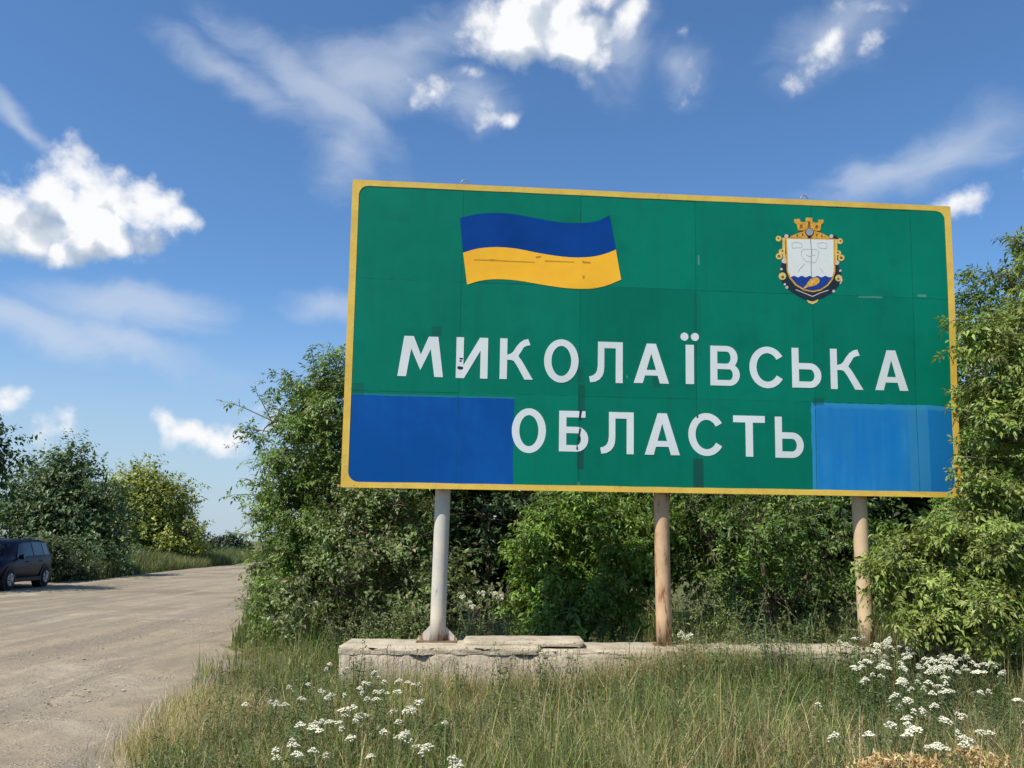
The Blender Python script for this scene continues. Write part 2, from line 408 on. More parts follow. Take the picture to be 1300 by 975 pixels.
def spread(lo, hi, fine_lo, fine_hi, step, n):
    a = np.arange(fine_lo, fine_hi + 1e-6, step)
    l = fine_lo - np.geomspace(step, fine_lo - lo, n)[::-1]; h = fine_hi + np.geomspace(step, hi - fine_hi, n)
    return np.concatenate([l, a, h])
mb = MB(); V, Q = grid(spread(-2500, 2500, -28, 14, 0.5, 26), spread(-2500, 4000, -4, 84, 0.5, 26), gz); mb.add(V, Q=Q)
tag(mb.build('ground', 'ground_soil', smooth=True), kind='structure')
ys = np.concatenate([np.arange(-3, 20, 0.12), np.arange(20, 62, 0.4)])
nu = 110; us = np.linspace(0, 1, nu)
V = []
for y in ys:
    xl, xr = float(road_left(y)) - 0.1, float(road_right(y)) + 0.15 * math.sin(y * 2.3) + 0.1 * math.sin(y * 5.1) + 0.25
    x = xl + (xr - xl) * us ** 0.75
    rut = 0.02 * np.sin(x * 1.7 + np.sin(y * .35) * 1.2) * np.sin(y * 0.5 + x * .4) + 0.010 * np.sin(x * 5.3 + y * 2.2) * np.sin(y * 3.7 - x * 1.3)
    z = gz(x, np.full(nu, y)) + 0.022 + np.maximum(rut, -0.016)
    z[0] -= 0.03; z[-1] -= 0.05
    V.append(np.c_[x, np.full(nu, y), z])
i = np.arange(len(ys) * nu).reshape(len(ys), nu)
mb = MB(); mb.add(np.concatenate(V), Q=np.stack([i[:-1, :-1], i[:-1, 1:], i[1:, 1:], i[1:, :-1]], -1).reshape(-1, 4))
tag(mb.build('road', 'dirt_road', smooth=True), kind='structure')

# loose stones on the road
OCT = np.array([(1,0,0),(-1,0,0),(0,1,0),(0,-1,0),(0,0,1),(0,0,-1)], float)
OCT_T = np.array([(0,2,4),(2,1,4),(1,3,4),(3,0,4),(2,0,5),(1,2,5),(3,1,5),(0,3,5)])
n = 9500
y = 4.2 + 14 * RNG.random(n) ** 2.0; xr = road_right(y); x = xr + 0.3 - np.abs(RNG.normal(0, 2.2, n))
keep = RNG.random(n) < 0.25 + 0.75 * (np.sin(x * 1.3 + y * .6) * np.sin(y * 1.1 - x * .5) > -0.15)
x, y = x[keep], y[keep]; n = len(x)
s = 0.004 + 0.008 * RNG.random(n) ** 2 + 0.012 * (RNG.random(n) < 0.02)
P = np.c_[x, y, gz(x, y) + 0.026]
V = OCT[None] * (0.6 + 0.8 * RNG.random((n, 6, 3))) * s[:, None, None] * np.array([1.2, 1.2, 0.7]) + P[:, None]
T = OCT_T[None] + (np.arange(n) * 6)[:, None, None]
mb = MB(); mb.add(V.reshape(-1, 3), T.reshape(-1, 3))
tag(mb.build('gravel', 'pebble'), 'loose grey and tan stones scattered over the dirt road', 'gravel', kind='stuff')

# ------------------------------------------------------------------ the border sign
SX0, SZ0, SYAW, SLEAN, SW, SH, SD = -1.792, 2.134, R(4.58), R(4.15), 6.852, 3.349, 9.0
UX = Vector((math.cos(SYAW), math.sin(SYAW), 0)); NB = Vector((-math.sin(SYAW), math.cos(SYAW), 0))   # NB points away from the viewer
VZ = Vector((0, 0, 1)) * math.cos(SLEAN) - NB * math.sin(SLEAN)
NF = UX.cross(VZ)                                                                                    # out of the painted face
if NF.dot(NB) > 0: NF = -NF
S0 = Vector((SX0, SD, SZ0))
def uv_of(px, py):
    d = ray(px, py); tt = (S0 - CAM).dot(NF) / d.dot(NF); p = CAM + d * tt - S0
    return p.dot(UX), p.dot(VZ)
BAND = 0.074
ucuts = [0.0] + [uv_of(px, 300)[0] for px in (587, 737, 883, 1030)] + [uv_of(1118, 500)[0] + 0.42, SW]
vcuts = [0.0, uv_of(600, 499)[1], uv_of(600, 358)[1], SH]
_rc = random.Random(3)
HC = [[_rc.uniform(-.013, .013) for _ in vcuts] for _ in ucuts]
HB = [[_rc.uniform(-.006, .006) for _ in vcuts] for _ in ucuts]
def hsurf(u, v):                          # buckled sheet steel: corners pushed in or out, each sheet slightly bellied
    i = max(0, min(len(ucuts) - 2, next((k for k in range(len(ucuts) - 1) if u < ucuts[k + 1]), len(ucuts) - 2)))
    j = max(0, min(len(vcuts) - 2, next((k for k in range(len(vcuts) - 1) if v < vcuts[k + 1]), len(vcuts) - 2)))
    a = min(1, max(0, (u - ucuts[i]) / (ucuts[i + 1] - ucuts[i]))); b = min(1, max(0, (v - vcuts[j]) / (vcuts[j + 1] - vcuts[j])))
    h = HC[i][j] * (1-a) * (1-b) + HC[i+1][j] * a * (1-b) + HC[i][j+1] * (1-a) * b + HC[i+1][j+1] * a * b
    return h + HB[i][j] * 16 * a * (1-a) * b * (1-b) + .0015 * math.sin(u * 3.1 + 1) * math.sin(v * 4.3)
def spt(u, v, h): return S0 + UX * u + VZ * v + NF * h
FACE = -0.006                             # sheets sit a little behind the frame's front lip
base = spt(SW / 2, 0, -0.1); base.z = float(gz(base.x, base.y))
sign = thing('border_sign', 'large green road sign with white lettering, waving flag and coat of arms', 'road sign', base)

# shader of the sheets: green ground, two overpainted blue fields, stains
m, t, b = mat('sign_sheet')
uvn = t.new('ShaderNodeUVMap', uv_map='suv').outputs[0]
sp = t.new('ShaderNodeSeparateXYZ'); t.l.new(uvn, sp.inputs[0]); U_, V_ = sp.outputs[0], sp.outputs[1]
nl = t.noise(uvn, 0.9, 6, 0.6); nm = t.noise(uvn, 5, 7, 0.65); nf = t.noise(uvn, 40, 6, 0.7)
mps_ = t.new('ShaderNodeMapping'); mps_.inputs['Scale'].default_value = (9, 0.7, 1); t.l.new(uvn, mps_.inputs[0]); nstr = t.noise(mps_.outputs[0], 1.0, 6, 0.6)
k = t.ramp(nl, [(0.3, (0.000, 0.168, 0.106)), (0.7, (0.000, 0.205, 0.132))])
k = t.mix(t.smooth(nm, 0.4, 0.7, 0, 0.25), k, (0.002, 0.200, 0.14))
k = t.mix(t.smooth(nstr, 0.50, 0.72, 0, 0.28), k, (0.008, 0.125, 0.085))
k = t.mix(t.smooth(nstr, 0.46, 0.30, 0, 0.15), k, (0.010, 0.225, 0.155))
nch = t.noise(uvn, 1.9, 5, 0.6); k = t.mix(t.smooth(nch, 0.55, 0.70, 0, 0.4), k, (0.0, 0.125, 0.09))
def rect(u0, u1, v0, v1, wob=0.006, soft=0.004, nz=nm):
    w_ = t.math('MULTIPLY', t.math('SUBTRACT', nz, 0.5), wob * 2)
    uu = t.math('ADD', U_, w_); vv = t.math('ADD', V_, w_)
    a = t.math('MULTIPLY', t.smooth(uu, u0 - soft, u0 + soft), t.smooth(uu, u1 - soft, u1 + soft, 1, 0))
    c_ = t.math('MULTIPLY', t.smooth(vv, v0 - soft, v0 + soft), t.smooth(vv, v1 - soft, v1 + soft, 1, 0))
    return t.math('MULTIPLY', a, c_)
def pxrect(x0, y0, x1, y1, **kw):
    xm, ym = (x0 + x1) / 2, (y0 + y1) / 2
    return rect(uv_of(x0, ym)[0], uv_of(x1, ym)[0], uv_of(xm, y1)[1], uv_of(xm, y0)[1], **kw)
oi = t.new('ShaderNodeObjectInfo').outputs['Random']      # random tint per sheet paints in the uneven light on buckled steel
k = t.mix(1.0, k, t.ramp(oi, [(0.0, (0.86, 0.87, 0.87)), (1.0, (1.04, 1.02, 1.02))]), 'MULTIPLY')
lb = t.mix(t.smooth(nl, 0.35, 0.65), (0.002, 0.072, 0.30), (0.004, 0.098, 0.39))
lb = t.mix(t.smooth(nstr, 0.45, 0.7, 0, 0.3), lb, (0.004, 0.06, 0.25))
lb = t.mix(t.smooth(nch, 0.4, 0.62, 0, .5), lb, (0.003, 0.066, 0.27))
u1 = uv_of(652, 560)[0]; v1 = uv_of(550, 503)[1]
k = t.mix(rect(-0.1, u1, -0.1, v1, 0.022), k, lb)
k = t.mix(t.math('MULTIPLY', rect(-0.1, u1 + .004, v1 - .006, v1 + .012, 0.012, 0.004), 0.5), k, (0.03, 0.22, 0.30))
rb = t.mix(t.smooth(nstr, 0.30, 0.70), (0.010, 0.20, 0.54), (0.030, 0.245, 0.54))
rb = t.mix(t.smooth(nl, 0.4, 0.65, 0, 0.6), rb, (0.006, 0.17, 0.50)); rb = t.mix(t.smooth(nch, 0.45, 0.65, 0, .6), rb, (0.02, 0.20, 0.47))
rb = t.mix(pxrect(1155, 505, 1180, 640, wob=0.02), rb, (0.03, 0.22, 0.46))
rb = t.mix(pxrect(1181, 505, 1240, 640, wob=0.01), rb, (0.010, 0.165, 0.43))
u0 = uv_of(1031, 570)[0]; v0 = uv_of(1110, 513)[1]
rmask = rect(u0, SW + .1, -0.1, v0, 0.03)
k = t.mix(rmask, k, rb)
k = t.mix(t.math('MULTIPLY', t.math('MULTIPLY', rmask, t.math('SUBTRACT', 1.0, rect(u0 + .06, SW + .1, -0.1, v0 - .05, 0.05, 0.02))), 0.55), k, (0.04, 0.30, 0.50))
for x0, y0, x1, y1, a_ in ((734, 488, 743, 524, .55), (733, 560, 742, 596, .7), (880, 582, 893, 622, .75), (447, 486, 462, 503, .35), (548, 414, 561, 426, .45), (829, 478, 839, 492, .4), (1032, 505, 1046, 515, .5), (880, 372, 890, 452, .2), (733, 466, 741, 486, .35)):
    k = t.mix(t.math('MULTIPLY', pxrect(x0, y0, x1, y1, wob=0.012, soft=0.008), a_), k, (0.012, 0.055, 0.05))
for x0, y0, x1, y1 in ((886, 324, 888, 336), (1165, 374, 1176, 377), (795, 477, 797, 480), (733, 612, 736, 618), (1090, 376, 1120, 378)):
    k = t.mix(t.math('MULTIPLY', pxrect(x0, y0, x1, y1, wob=0.006, soft=0.004), 0.3), k, (0.30, 0.45, 0.42))
for c_ in ucuts[1:-1]:
    ln_ = t.math('ABSOLUTE', t.math('SUBTRACT', U_, c_)); k = t.mix(t.math('MULTIPLY', t.smooth(ln_, 0.003, 0.007, 1, 0), t.smooth(nm, 0.3, 0.6, .1, .6)), k, (0.004, 0.07, 0.055))
for c_ in vcuts[1:-1]:
    ln_ = t.math('ABSOLUTE', t.math('SUBTRACT', V_, c_)); k = t.mix(t.math('MULTIPLY', t.smooth(ln_, 0.003, 0.007, 1, 0), t.smooth(nm, 0.4, 0.65, 0, .6)), k, (0.004, 0.07, 0.055))
k = t.mix(t.smooth(nf, 0.66, 0.76, 0, 0.3), k, (0.02, 0.09, 0.07))
t.put(b.inputs['Base Color'], k)
t.put(b.inputs['Roughness'], t.math('ADD', 0.42, t.math('MULTIPLY', nm, 0.16))); b.inputs['Specular IOR Level'].default_value = 0.12
t.put(b.inputs['Normal'], t.bump(t.math('ADD', nl, t.math('MULTIPLY', nm, 0.10)), 0.12, 0.04))

def sub(*pts): return [tuple(p - Vector(base)) for p in pts]
for i in range(len(ucuts) - 1):
    for j in range(len(vcuts) - 1):
        a0, a1, b0, b1 = ucuts[i] - .004, ucuts[i+1] + .004, vcuts[j] - .004, vcuts[j+1] + .004
        if i == 0: a0 += .024
        if i == len(ucuts) - 2: a1 -= .024
        if j == 0: b0 += .024
        if j == len(vcuts) - 2: b1 -= .024
        N = 8; uu = np.linspace(a0, a1, N); vv = np.linspace(b0, b1, N); bm = bmesh.new(); lay = bm.loops.layers.uv.new('suv')
        lap = 0.0010 * ((i + j) % 2) + 0.0003 * (i % 2)
        G = [[bm.verts.new(spt(u, v, FACE + hsurf(u, v) + lap) - base) for u in uu] for v in vv]
        idx = {}
        for r_ in range(N):
            for c_ in range(N): idx[G[r_][c_]] = (uu[c_], vv[r_])
        for r_ in range(N - 1):
            for c_ in range(N - 1):
                f = bm.faces.new((G[r_][c_], G[r_][c_+1], G[r_+1][c_+1], G[r_+1][c_])); f.smooth = True
                for lp in f.loops: lp[lay].uv = idx[lp.vert]
        # folded rim so the sheet has thickness
        ring = [G[0][c_] for c_ in range(N)] + [G[r_][N-1] for r_ in range(1, N)] + [G[N-1][c_] for c_ in range(N-2, -1, -1)] + [G[r_][0] for r_ in range(N-2, 0, -1)]
        rim = [bm.verts.new(v_.co) for v_ in ring]; low = [bm.verts.new(v_.co - NF * 0.004) for v_ in ring]
        for q in range(len(ring)):
            p_ = (q + 1) % len(ring); f = bm.faces.new((rim[p_], rim[q], low[q], low[p_]))
            for lp, s_ in zip(f.loops, (ring[p_], ring[q], ring[q], ring[p_])): lp[lay].uv = idx[s_]
        me = bpy.data.meshes.new('panel'); bm.to_mesh(me); bm.free()
        link('panel', me, 'sign_sheet', sign)

# yellow frame: flat band with rounded inner corners, outer lip and dark inner side
def rounded(u0, u1, v0, v1, r, n=8):
    out = []
    for (cu, cv_, a0) in ((u0 + r, v0 + r, 180), (u1 - r, v0 + r, 270), (u1 - r, v1 - r, 0), (u0 + r, v1 - r, 90)):
        for k_ in range(n + 1):
            th = R(a0 + 90 * k_ / n); out.append((cu + r * math.cos(th), cv_ + r * math.sin(th)))
    return out
n_c = 8; inner = rounded(BAND, SW - BAND, BAND * .82, SH - BAND * .85, 0.105, n_c)
outer = rounded(0, SW, 0, SH, 0.008, n_c)
def dense(loop, m_):                      # add points along the straights so that both rings match and can wobble
    out = []; L = len(loop)
    for q in range(L):
        a, b_ = loop[q], loop[(q + 1) % L]; out.append(a)
        if (q % (n_c + 1)) == n_c:
            for e in range(1, m_): out.append((a[0] + (b_[0]-a[0]) * e / m_, a[1] + (b_[1]-a[1]) * e / m_))
    return out
inner = dense(inner, 24); outer = dense(outer, 24)
mb = MB(); L = len(inner); V = []
for (iu, iv), (ou, ov) in zip(inner, outer):
    w = 0.0035 * math.sin(ou * 2.1 + ov * 3) + 0.002 * math.sin(ou * 7.7); wi = _rc.uniform(-.002, .002)
    hi = hsurf(iu, iv) + FACE + 0.0042; ho = hsurf(ou, ov) + FACE + 0.006; w = ho
    V += [spt(iu, iv + wi, FACE + hsurf(iu, iv) - 0.006), spt(iu, iv + wi, hi), spt(ou, ov, ho), spt(ou, ov, w - 0.058), spt(ou + (iu - ou) * .5, ov + (iv - ov) * .5, w - 0.058)]
Qs = []
for q in range(L):
    p_ = (q + 1) % L
    for e in range(4): Qs.append((q * 5 + e, p_ * 5 + e, p_ * 5 + e + 1, q * 5 + e + 1))
mb.add([tuple(v) for v in V], Q=Qs); fr = mb.build('frame', 'yellow_frame', sign)

# back frame rails
for v in (0.08, SH * .5, SH - .08):
    mb = MB(); mb.tube([spt(0.05, v, -0.07), spt(SW - 0.05, v, -0.07)], 0.03, 4); mb.build('back_rail', 'frame_back', sign)

def film(name, polys, material, lift, parent=sign, label=None, cell=0.2):
    """flat painted shape (union of outlines in sheet metres), following the buckled sheets"""
    pts = []; edges = []
    for pl in polys:
        b0 = len(pts)
        pts += [Vector(p) for p in pl]; edges += [(b0 + q, b0 + (q + 1) % len(pl)) for q in range(len(pl))]
    vo_, eo, fo, *_ = delaunay_2d_cdt(pts, edges, [], 0, 1e-5)
    P_ = [np.array(pl) for pl in polys]
    def inside(x, y_):
        for A in P_:
            x0, y0 = A[:, 0], A[:, 1]; x1, y1 = np.roll(x0, -1), np.roll(y0, -1)
            cr = ((y0 > y_) != (y1 > y_)); 
            with np.errstate(divide='ignore', invalid='ignore'): xi = x0 + (y_ - y0) * (x1 - x0) / (y1 - y0)
            if np.count_nonzero(cr & (x < xi)) % 2: return True
        return False
    bm = bmesh.new(); vs_ = [bm.verts.new((p[0], p[1], 0)) for p in vo_]
    for f in fo:
        c_ = sum((Vector(vo_[q]) for q in f), Vector((0, 0))) / len(f)
        if inside(c_.x, c_.y): bm.faces.new([vs_[q] for q in f])
    us_ = [p[0] for p in vo_]; vv_ = [p[1] for p in vo_]
    cuts = [('u', c_) for c_ in list(np.arange(min(us_) + cell, max(us_), cell)) + ucuts if min(us_) < c_ < max(us_)] + [('v', c_) for c_ in list(np.arange(min(vv_) + cell, max(vv_), cell)) + vcuts if min(vv_) < c_ < max(vv_)]
    for ax, c_ in cuts:
        bmesh.ops.bisect_plane(bm, geom=bm.verts[:] + bm.edges[:] + bm.faces[:], dist=1e-6, plane_co=(c_, c_, 0), plane_no=(1, 0, 0) if ax == 'u' else (0, 1, 0))
    bmesh.ops.delete(bm, geom=[v for v in bm.verts if not v.link_faces], context='VERTS')
    for v in bm.verts: v.co = spt(v.co.x, v.co.y, FACE + hsurf(v.co.x, v.co.y) + lift) - base
    for f in bm.faces: f.smooth = True
    bmesh.ops.recalc_face_normals(bm, faces=bm.faces[:])
    me = bpy.data.meshes.new(name); bm.to_mesh(me); bm.free()
    o = link(name, me, material, parent)
    if label: o['label'] = label
    return o

# letters -----------------------------------------------------------
def arc_ring(cx, cy_, ro, rv, tx, ty, a0, a1, n=36):
    out = []; inn = []
    for q in range(n + 1):
        th = R(a0 + (a1 - a0) * q / n); out.append((cx + ro * math.cos(th), cy_ + rv * math.sin(th))); inn.append((cx + (ro - tx) * math.cos(th), cy_ + (rv - ty) * math.sin(th)))
    return [[out[q], out[q+1], inn[q+1], inn[q]] for q in range(n)]
def rc(x0, y0, x1, y1): return [(x0, y0), (x1, y0), (x1, y1), (x0, y1)]
def bowl(x0, y0, x1, y1, t_, tb):
    r = (y1 - y0) / 2; xc = max(x0, x1 - r * 0.95)
    return [rc(x0, y0, xc, y0 + tb), rc(x0, y1 - tb, xc, y1)] + arc_ring(xc, (y0 + y1) / 2, x1 - xc, r, t_, tb, -90, 90, 18)
def glyph(ch, w, h, t_):
    tb = t_ * 0.88
    if ch == 'М':
        a = .125 * w
        return [[(0, 0), (.19*w, 0), (.30*w, .80*h), (.30*w, h), (a, h)], [(w, 0), (.81*w, 0), (.70*w, .80*h), (.70*w, h), (w - a, h)],
                [(a, h), (a + .21*w, h), (.5*w, .55*h), (w - a - .21*w, h), (w - a, h), (.72*w, .70*h), (.5*w, .16*h), (.28*w, .70*h)]]
    if ch == 'И': return [rc(0, 0, t_, h), rc(w - t_, 0, w, h), [(0, 0), (t_ * 1.12, 0), (w, h), (w - t_ * 1.12, h)]]
    if ch == 'К':
        s = w / 250.0
        return [rc(0, 0, t_, h), [(57*s, .60*h), (80*s, .625*h), (100*s, .68*h), (122*s, .80*h), (150*s, .91*h), (180*s, .975*h), (210*s, h), (228*s, .85*h), (200*s, .83*h), (178*s, .79*h), (158*s, .68*h), (138*s, .575*h), (110*s, .50*h), (85*s, .475*h), (40*s, .475*h), (40*s, .60*h)],
                [(70*s, .49*h), (138*s, .575*h), (165*s, .46*h), (250*s, 0), (187*s, 0), (130*s, .33*h), (105*s, .45*h)]]
    if ch == 'О': return arc_ring(w/2, h/2, w/2, h/2, t_ * 1.02, t_ * .92, 0, 360, 56)
    if ch == 'Л':
        s = w / 222.0
        return [rc(57*s, h - tb, w, h), rc(w - t_ * .98, 0, w, h), [(57*s, h), (100*s, h), (100*s, .38*h), (97*s, .26*h), (88*s, .165*h), (70*s, .08*h), (42*s, .02*h), (8*s, 0), (0, .145*h), (22*s, .165*h), (42*s, .22*h), (53*s, .30*h), (57*s, .42*h)]]
    if ch == 'А':
        s = w / 233.0
        return [[(0, 0), (60*s, 0), (118*s, .77*h), (118*s, h), (86*s, h)], [(233*s, 0), (173*s, 0), (115*s, .77*h), (115*s, h), (147*s, h)], [(68*s, .195*h), (165*s, .195*h), (155*s, .335*h), (78*s, .335*h)]]
    if ch == 'Ї':
        r = 27 * h / 259
        dots = [[(cx + r * math.cos(2*math.pi*q/20), 1.205*h + r * math.sin(2*math.pi*q/20)) for q in range(20)] for cx in (w/2 - 35*h/259, w/2 + 35*h/259)]
        return [rc(0, 0, w, h)] + dots
    if ch == 'В': return [rc(0, 0, t_, h)] + bowl(t_*.5, 0, w, .555*h, t_, tb*.9) + bowl(t_*.5, .555*h - tb*.9, w*.93, h, t_, tb*.9)
    if ch == 'С':
        return arc_ring(w*.53, h/2, w*.53, h/2, t_ * 1.02, t_ * .92, 33, 327, 44)
    if ch == 'Ь': return [rc(0, 0, t_, h)] + bowl(t_*.5, 0, w, .62*h, t_, tb)
    if ch == 'Б': return [rc(0, 0, t_, h), rc(0, h - tb, w*.90, h)] + bowl(t_*.5, 0, w, .61*h, t_, tb)
    if ch == 'Т': return [rc(0, h - t_*.95, w, h), rc(w/2 - t_*.52, 0, w/2 + t_*.52, h)]
def zb(ox, oy, sc, x0, x1, y0, y1): return (ox + x0*sc, oy + y0*sc, ox + x1*sc, oy + y1*sc)
A_ = (495, 415, 220/1300); B_ = (685, 415, 250/1300); C_ = (890, 425, 280/1300); D_ = (640, 505, 400/1300)
row1 = [('М', zb(*A_, 60, 402, 70, 372)), ('И', zb(*A_, 497, 735, 78, 385)), ('К', zb(*A_, 825, 1075, 88, 393)), ('О', zb(*B_, 30, 258, 82, 368)), ('Л', zb(*B_, 328, 550, 98, 368)),
        ('А', zb(*B_, 622, 855, 110, 372)), ('Ї', zb(*B_, 965, 1020, 118, 377)), ('В', zb(*C_, 55, 228, 66, 300)), ('С', zb(*C_, 285, 485, 70, 315)), ('Ь', zb(*C_, 535, 707, 79, 313)), ('К', zb(*C_, 762, 955, 85, 322)), ('А', zb(*C_, 1025, 1222, 92, 328))]
row2 = [('О', zb(*D_, 32, 173, 43, 228)), ('Б', zb(*D_, 227, 348, 54, 222)), ('Л', zb(*D_, 397, 535, 59, 232)), ('А', zb(*D_, 580, 725, 64, 236)), ('С', zb(*D_, 760, 902, 63, 240)), ('Т', zb(*D_, 945, 1076, 74, 243)), ('Ь', zb(*D_, 1117, 1235, 79, 248))]
for ch, (x0, y0, x1, y1) in row1 + row2:
    xm, ym = (x0 + x1) / 2, (y0 + y1) / 2
    u0, u1 = uv_of(x0, ym)[0], uv_of(x1, ym)[0]; v0, v1 = uv_of(xm, y1)[1], uv_of(xm, y0)[1]
    polys = [[(u0 + p[0], v0 + p[1]) for p in pl] for pl in glyph(ch, u1 - u0, v1 - v0, 0.080)]
    film('letter', polys, 'white_film', 0.0032)

# flag --------------------------------------------------------------
def zp(pts, ox, oy, sc): return [uv_of(ox + x*sc, oy + y*sc) for x, y in pts]
def smooth_line(pts, n=28):
    x = np.array([p[0] for p in pts], float); y_ = np.array([p[1] for p in pts], float); tt = np.arange(len(pts)); q = np.linspace(0, len(pts) - 1, n)
    out = []
    for s in q:
        i = min(int(s), len(pts) - 2); f = s - i
        p = [max(0, min(len(pts) - 1, i + d)) for d in (-1, 0, 1, 2)]
        def cr(a): return 0.5 * ((2*a[p[1]]) + (-a[p[0]] + a[p[2]]) * f + (2*a[p[0]] - 5*a[p[1]] + 4*a[p[2]] - a[p[3]]) * f*f + (-a[p[0]] + 3*a[p[1]] - 3*a[p[2]] + a[p[3]]) * f**3)
        out.append((cr(x), cr(y_)))
    return out
FZ = (570, 260, 240/1300)
top = smooth_line([(75, 90), (200, 62), (330, 55), (450, 65), (600, 92), (760, 120), (900, 125), (1000, 116), (1060, 95), (1105, 70)])
mid = smooth_line([(97, 328), (200, 300), (330, 290), (470, 302), (620, 332), (780, 357), (900, 363), (1000, 355), (1080, 335), (1148, 308)])
bot = smooth_line([(125, 547), (220, 520), (330, 510), (470, 520), (620, 546), (780, 571), (900, 579), (1000, 575), (1090, 554), (1183, 515)])
film('flag_upper_band', [zp(top + mid[::-1], *FZ)], 'flag_blue', 0.0032)
film('flag_lower_band', [zp(mid + bot[::-1], *FZ)], 'flag_yellow', 0.0034)
for pl in ([(170, 374), (300, 376), (420, 384), (590, 392), (590, 398), (420, 391), (300, 384), (170, 380)], [(660, 382), (740, 386), (860, 392), (860, 398), (740, 393), (660, 391)], [(595, 355), (635, 350), (632, 362), (600, 368)], [(915, 385), (975, 396), (972, 404), (918, 402)], [(280, 372), (315, 374), (312, 387), (284, 386)], [(918, 485), (932, 488), (930, 512), (919, 510)]): film('rust_stain', [zp(pl, *FZ)], 'stain_brown', 0.0042)
for pl in ([(505, 298), (520, 292), (550, 300), (548, 314), (530, 320), (507, 312)], [(518, 230), (550, 232), (547, 242), (528, 243)], [(524, 246), (540, 250), (536, 262), (522, 258)]): film('paint_chip', [zp(pl, *A_)], 'crest_dark', 0.0044)
for pl in ([(312, 50), (322, 52), (316, 90), (308, 90)], [(300, 178), (310, 170), (318, 130), (312, 120), (304, 160), (298, 212), (306, 216)], [(795, 70), (802, 74), (800, 84), (794, 82)]): film('paint_chip', [zp(pl, *D_)], 'crest_dark', 0.0044)

# coat of arms --------------------------------------------------------
EZ = (975, 265, 110/825)
def disc(cx, cy_, r, n=14): return [(cx + r * math.cos(2*math.pi*q/n), cy_ + r * math.sin(2*math.pi*q/n)) for q in range(n)]
def line(pts, w):
    out = []
    for a, b_ in zip(pts[:-1], pts[1:]):
        dx, dy = b_[0]-a[0], b_[1]-a[1]; l = math.hypot(dx, dy); nx, ny = -dy/l*w/2, dx/l*w/2
        out.append([(a[0]+nx, a[1]+ny), (b_[0]+nx, b_[1]+ny), (b_[0]-nx, b_[1]-ny), (a[0]-nx, a[1]-ny)])
    return out
crest = film('coat_of_arms', [zp(pl, *EZ) for pl in ([(140, 262), (180, 238), (220, 262), (590, 268), (640, 250), (672, 285), (655, 380), (660, 520), (690, 580), (700, 650), (680, 715), (620, 790), (520, 850), (425, 880), (330, 855), (220, 790), (150, 730), (112, 660), (122, 560), (140, 480), (148, 380)],)], 'crest_dark', 0.0030,
             label='coat of arms with mural crown, silver shield and blue waves')
def cf(name, polys, mt, lift):
    lift += 0.0008
    if name in ('scrollwork', 'mantling_highlight', 'outline_drawing', 'crown_mark', 'boat_highlight'):      # separate little marks: one film each
        for e_, pl in enumerate(polys): film(name, [zp(pl, *EZ)], mt, lift + e_ * 2e-5, parent=crest_parent, cell=0.5)
    else: film(name, [zp(pl, *EZ) for pl in polys], mt, lift, parent=crest_parent, cell=0.5)
crest_parent = crest
cf('scrollwork', [disc(100, 285, 28), disc(128, 408, 26), disc(105, 452, 31), disc(686, 310, 28), disc(672, 420, 24), disc(697, 467, 31), disc(137, 642, 36), disc(672, 660, 32), [(370, 868), (425, 885), (480, 862), (468, 890), (425, 910), (385, 895)]] + line([(150, 275), (150, 420), (165, 520)], 26) + line([(648, 290), (648, 420), (640, 520)], 26), 'crest_pale_gold', 0.0028)
cf('scrollwork', [disc(104, 452, 14), disc(697, 467, 14), disc(137, 400, 10), disc(668, 418, 10), disc(140, 650, 14), disc(668, 668, 12), disc(98, 280, 9), disc(690, 305, 9)], 'crest_brown', 0.0034)
cf('mantling_highlight', [disc(152, 495, 24), disc(655, 512, 24), disc(180, 748, 15), disc(625, 785, 14), disc(128, 575, 12), disc(688, 590, 12), disc(160, 720, 12), disc(175, 262, 20), disc(603, 262, 18), [(690, 640), (712, 680), (690, 720), (680, 715), (697, 680)]] + line([(265, 770), (340, 800), (425, 835), (500, 800), (575, 775)], 8), 'crest_pink', 0.0030)
cf('crown', [[(245, 100), (300, 95), (310, 125), (355, 130), (360, 85), (420, 85), (425, 130), (475, 135), (480, 105), (530, 105), (525, 140), (505, 150), (498, 208), (285, 205), (275, 150), (250, 130)], [(205, 275), (215, 262), (300, 228), (350, 212), (440, 212), (500, 228), (585, 268), (590, 284)]], 'crest_gold', 0.0030)
cf('crown_mark', [[(300, 150), (325, 150), (330, 185), (305, 185)], [(378, 120), (402, 120), (404, 180), (376, 180)], [(452, 155), (476, 158), (472, 190), (450, 188)], [(285, 205), (498, 208), (498, 214), (285, 212)], [(270, 245), (285, 240), (288, 262), (272, 264)], [(320, 235), (335, 230), (336, 258), (322, 262)], [(455, 238), (470, 240), (468, 262), (454, 260)], [(505, 250), (520, 254), (518, 270), (504, 268)]], 'crest_brown', 0.0036)
cf('pearl', [disc(395, 225, 42, 18), disc(395, 262, 22)], 'crest_dark', 0.0040)
cf('pearl', [disc(395, 222, 34, 18)], 'crest_grey', 0.0046)
arc_b = [(632 - 10*math.sin(q*.1), 600) for q in range(1)]
sh_o = [(165, 277), (636, 286), (640, 600), (618, 672), (570, 735), (500, 780), (425, 795), (340, 778), (260, 730), (205, 665), (178, 600)]
sh_i = [(180, 288), (622, 296), (625, 600), (604, 665), (560, 722), (495, 766), (425, 780), (345, 764), (270, 718), (218, 656), (192, 598)]
cf('shield_border', [sh_o], 'crest_gold', 0.0040)
cf('shield', [sh_i], 'crest_silver', 0.0046)
wave = [(190 + 428 * q / 40, 646 + 7 * math.sin(q * .9)) for q in range(1, 40)]
cf('shield_waves', [[(212, 646)] + wave[1:-2] + [(610, 650), (604, 665), (560, 722), (495, 766), (425, 780), (345, 764), (270, 718), (218, 656)]], 'crest_blue', 0.0052)
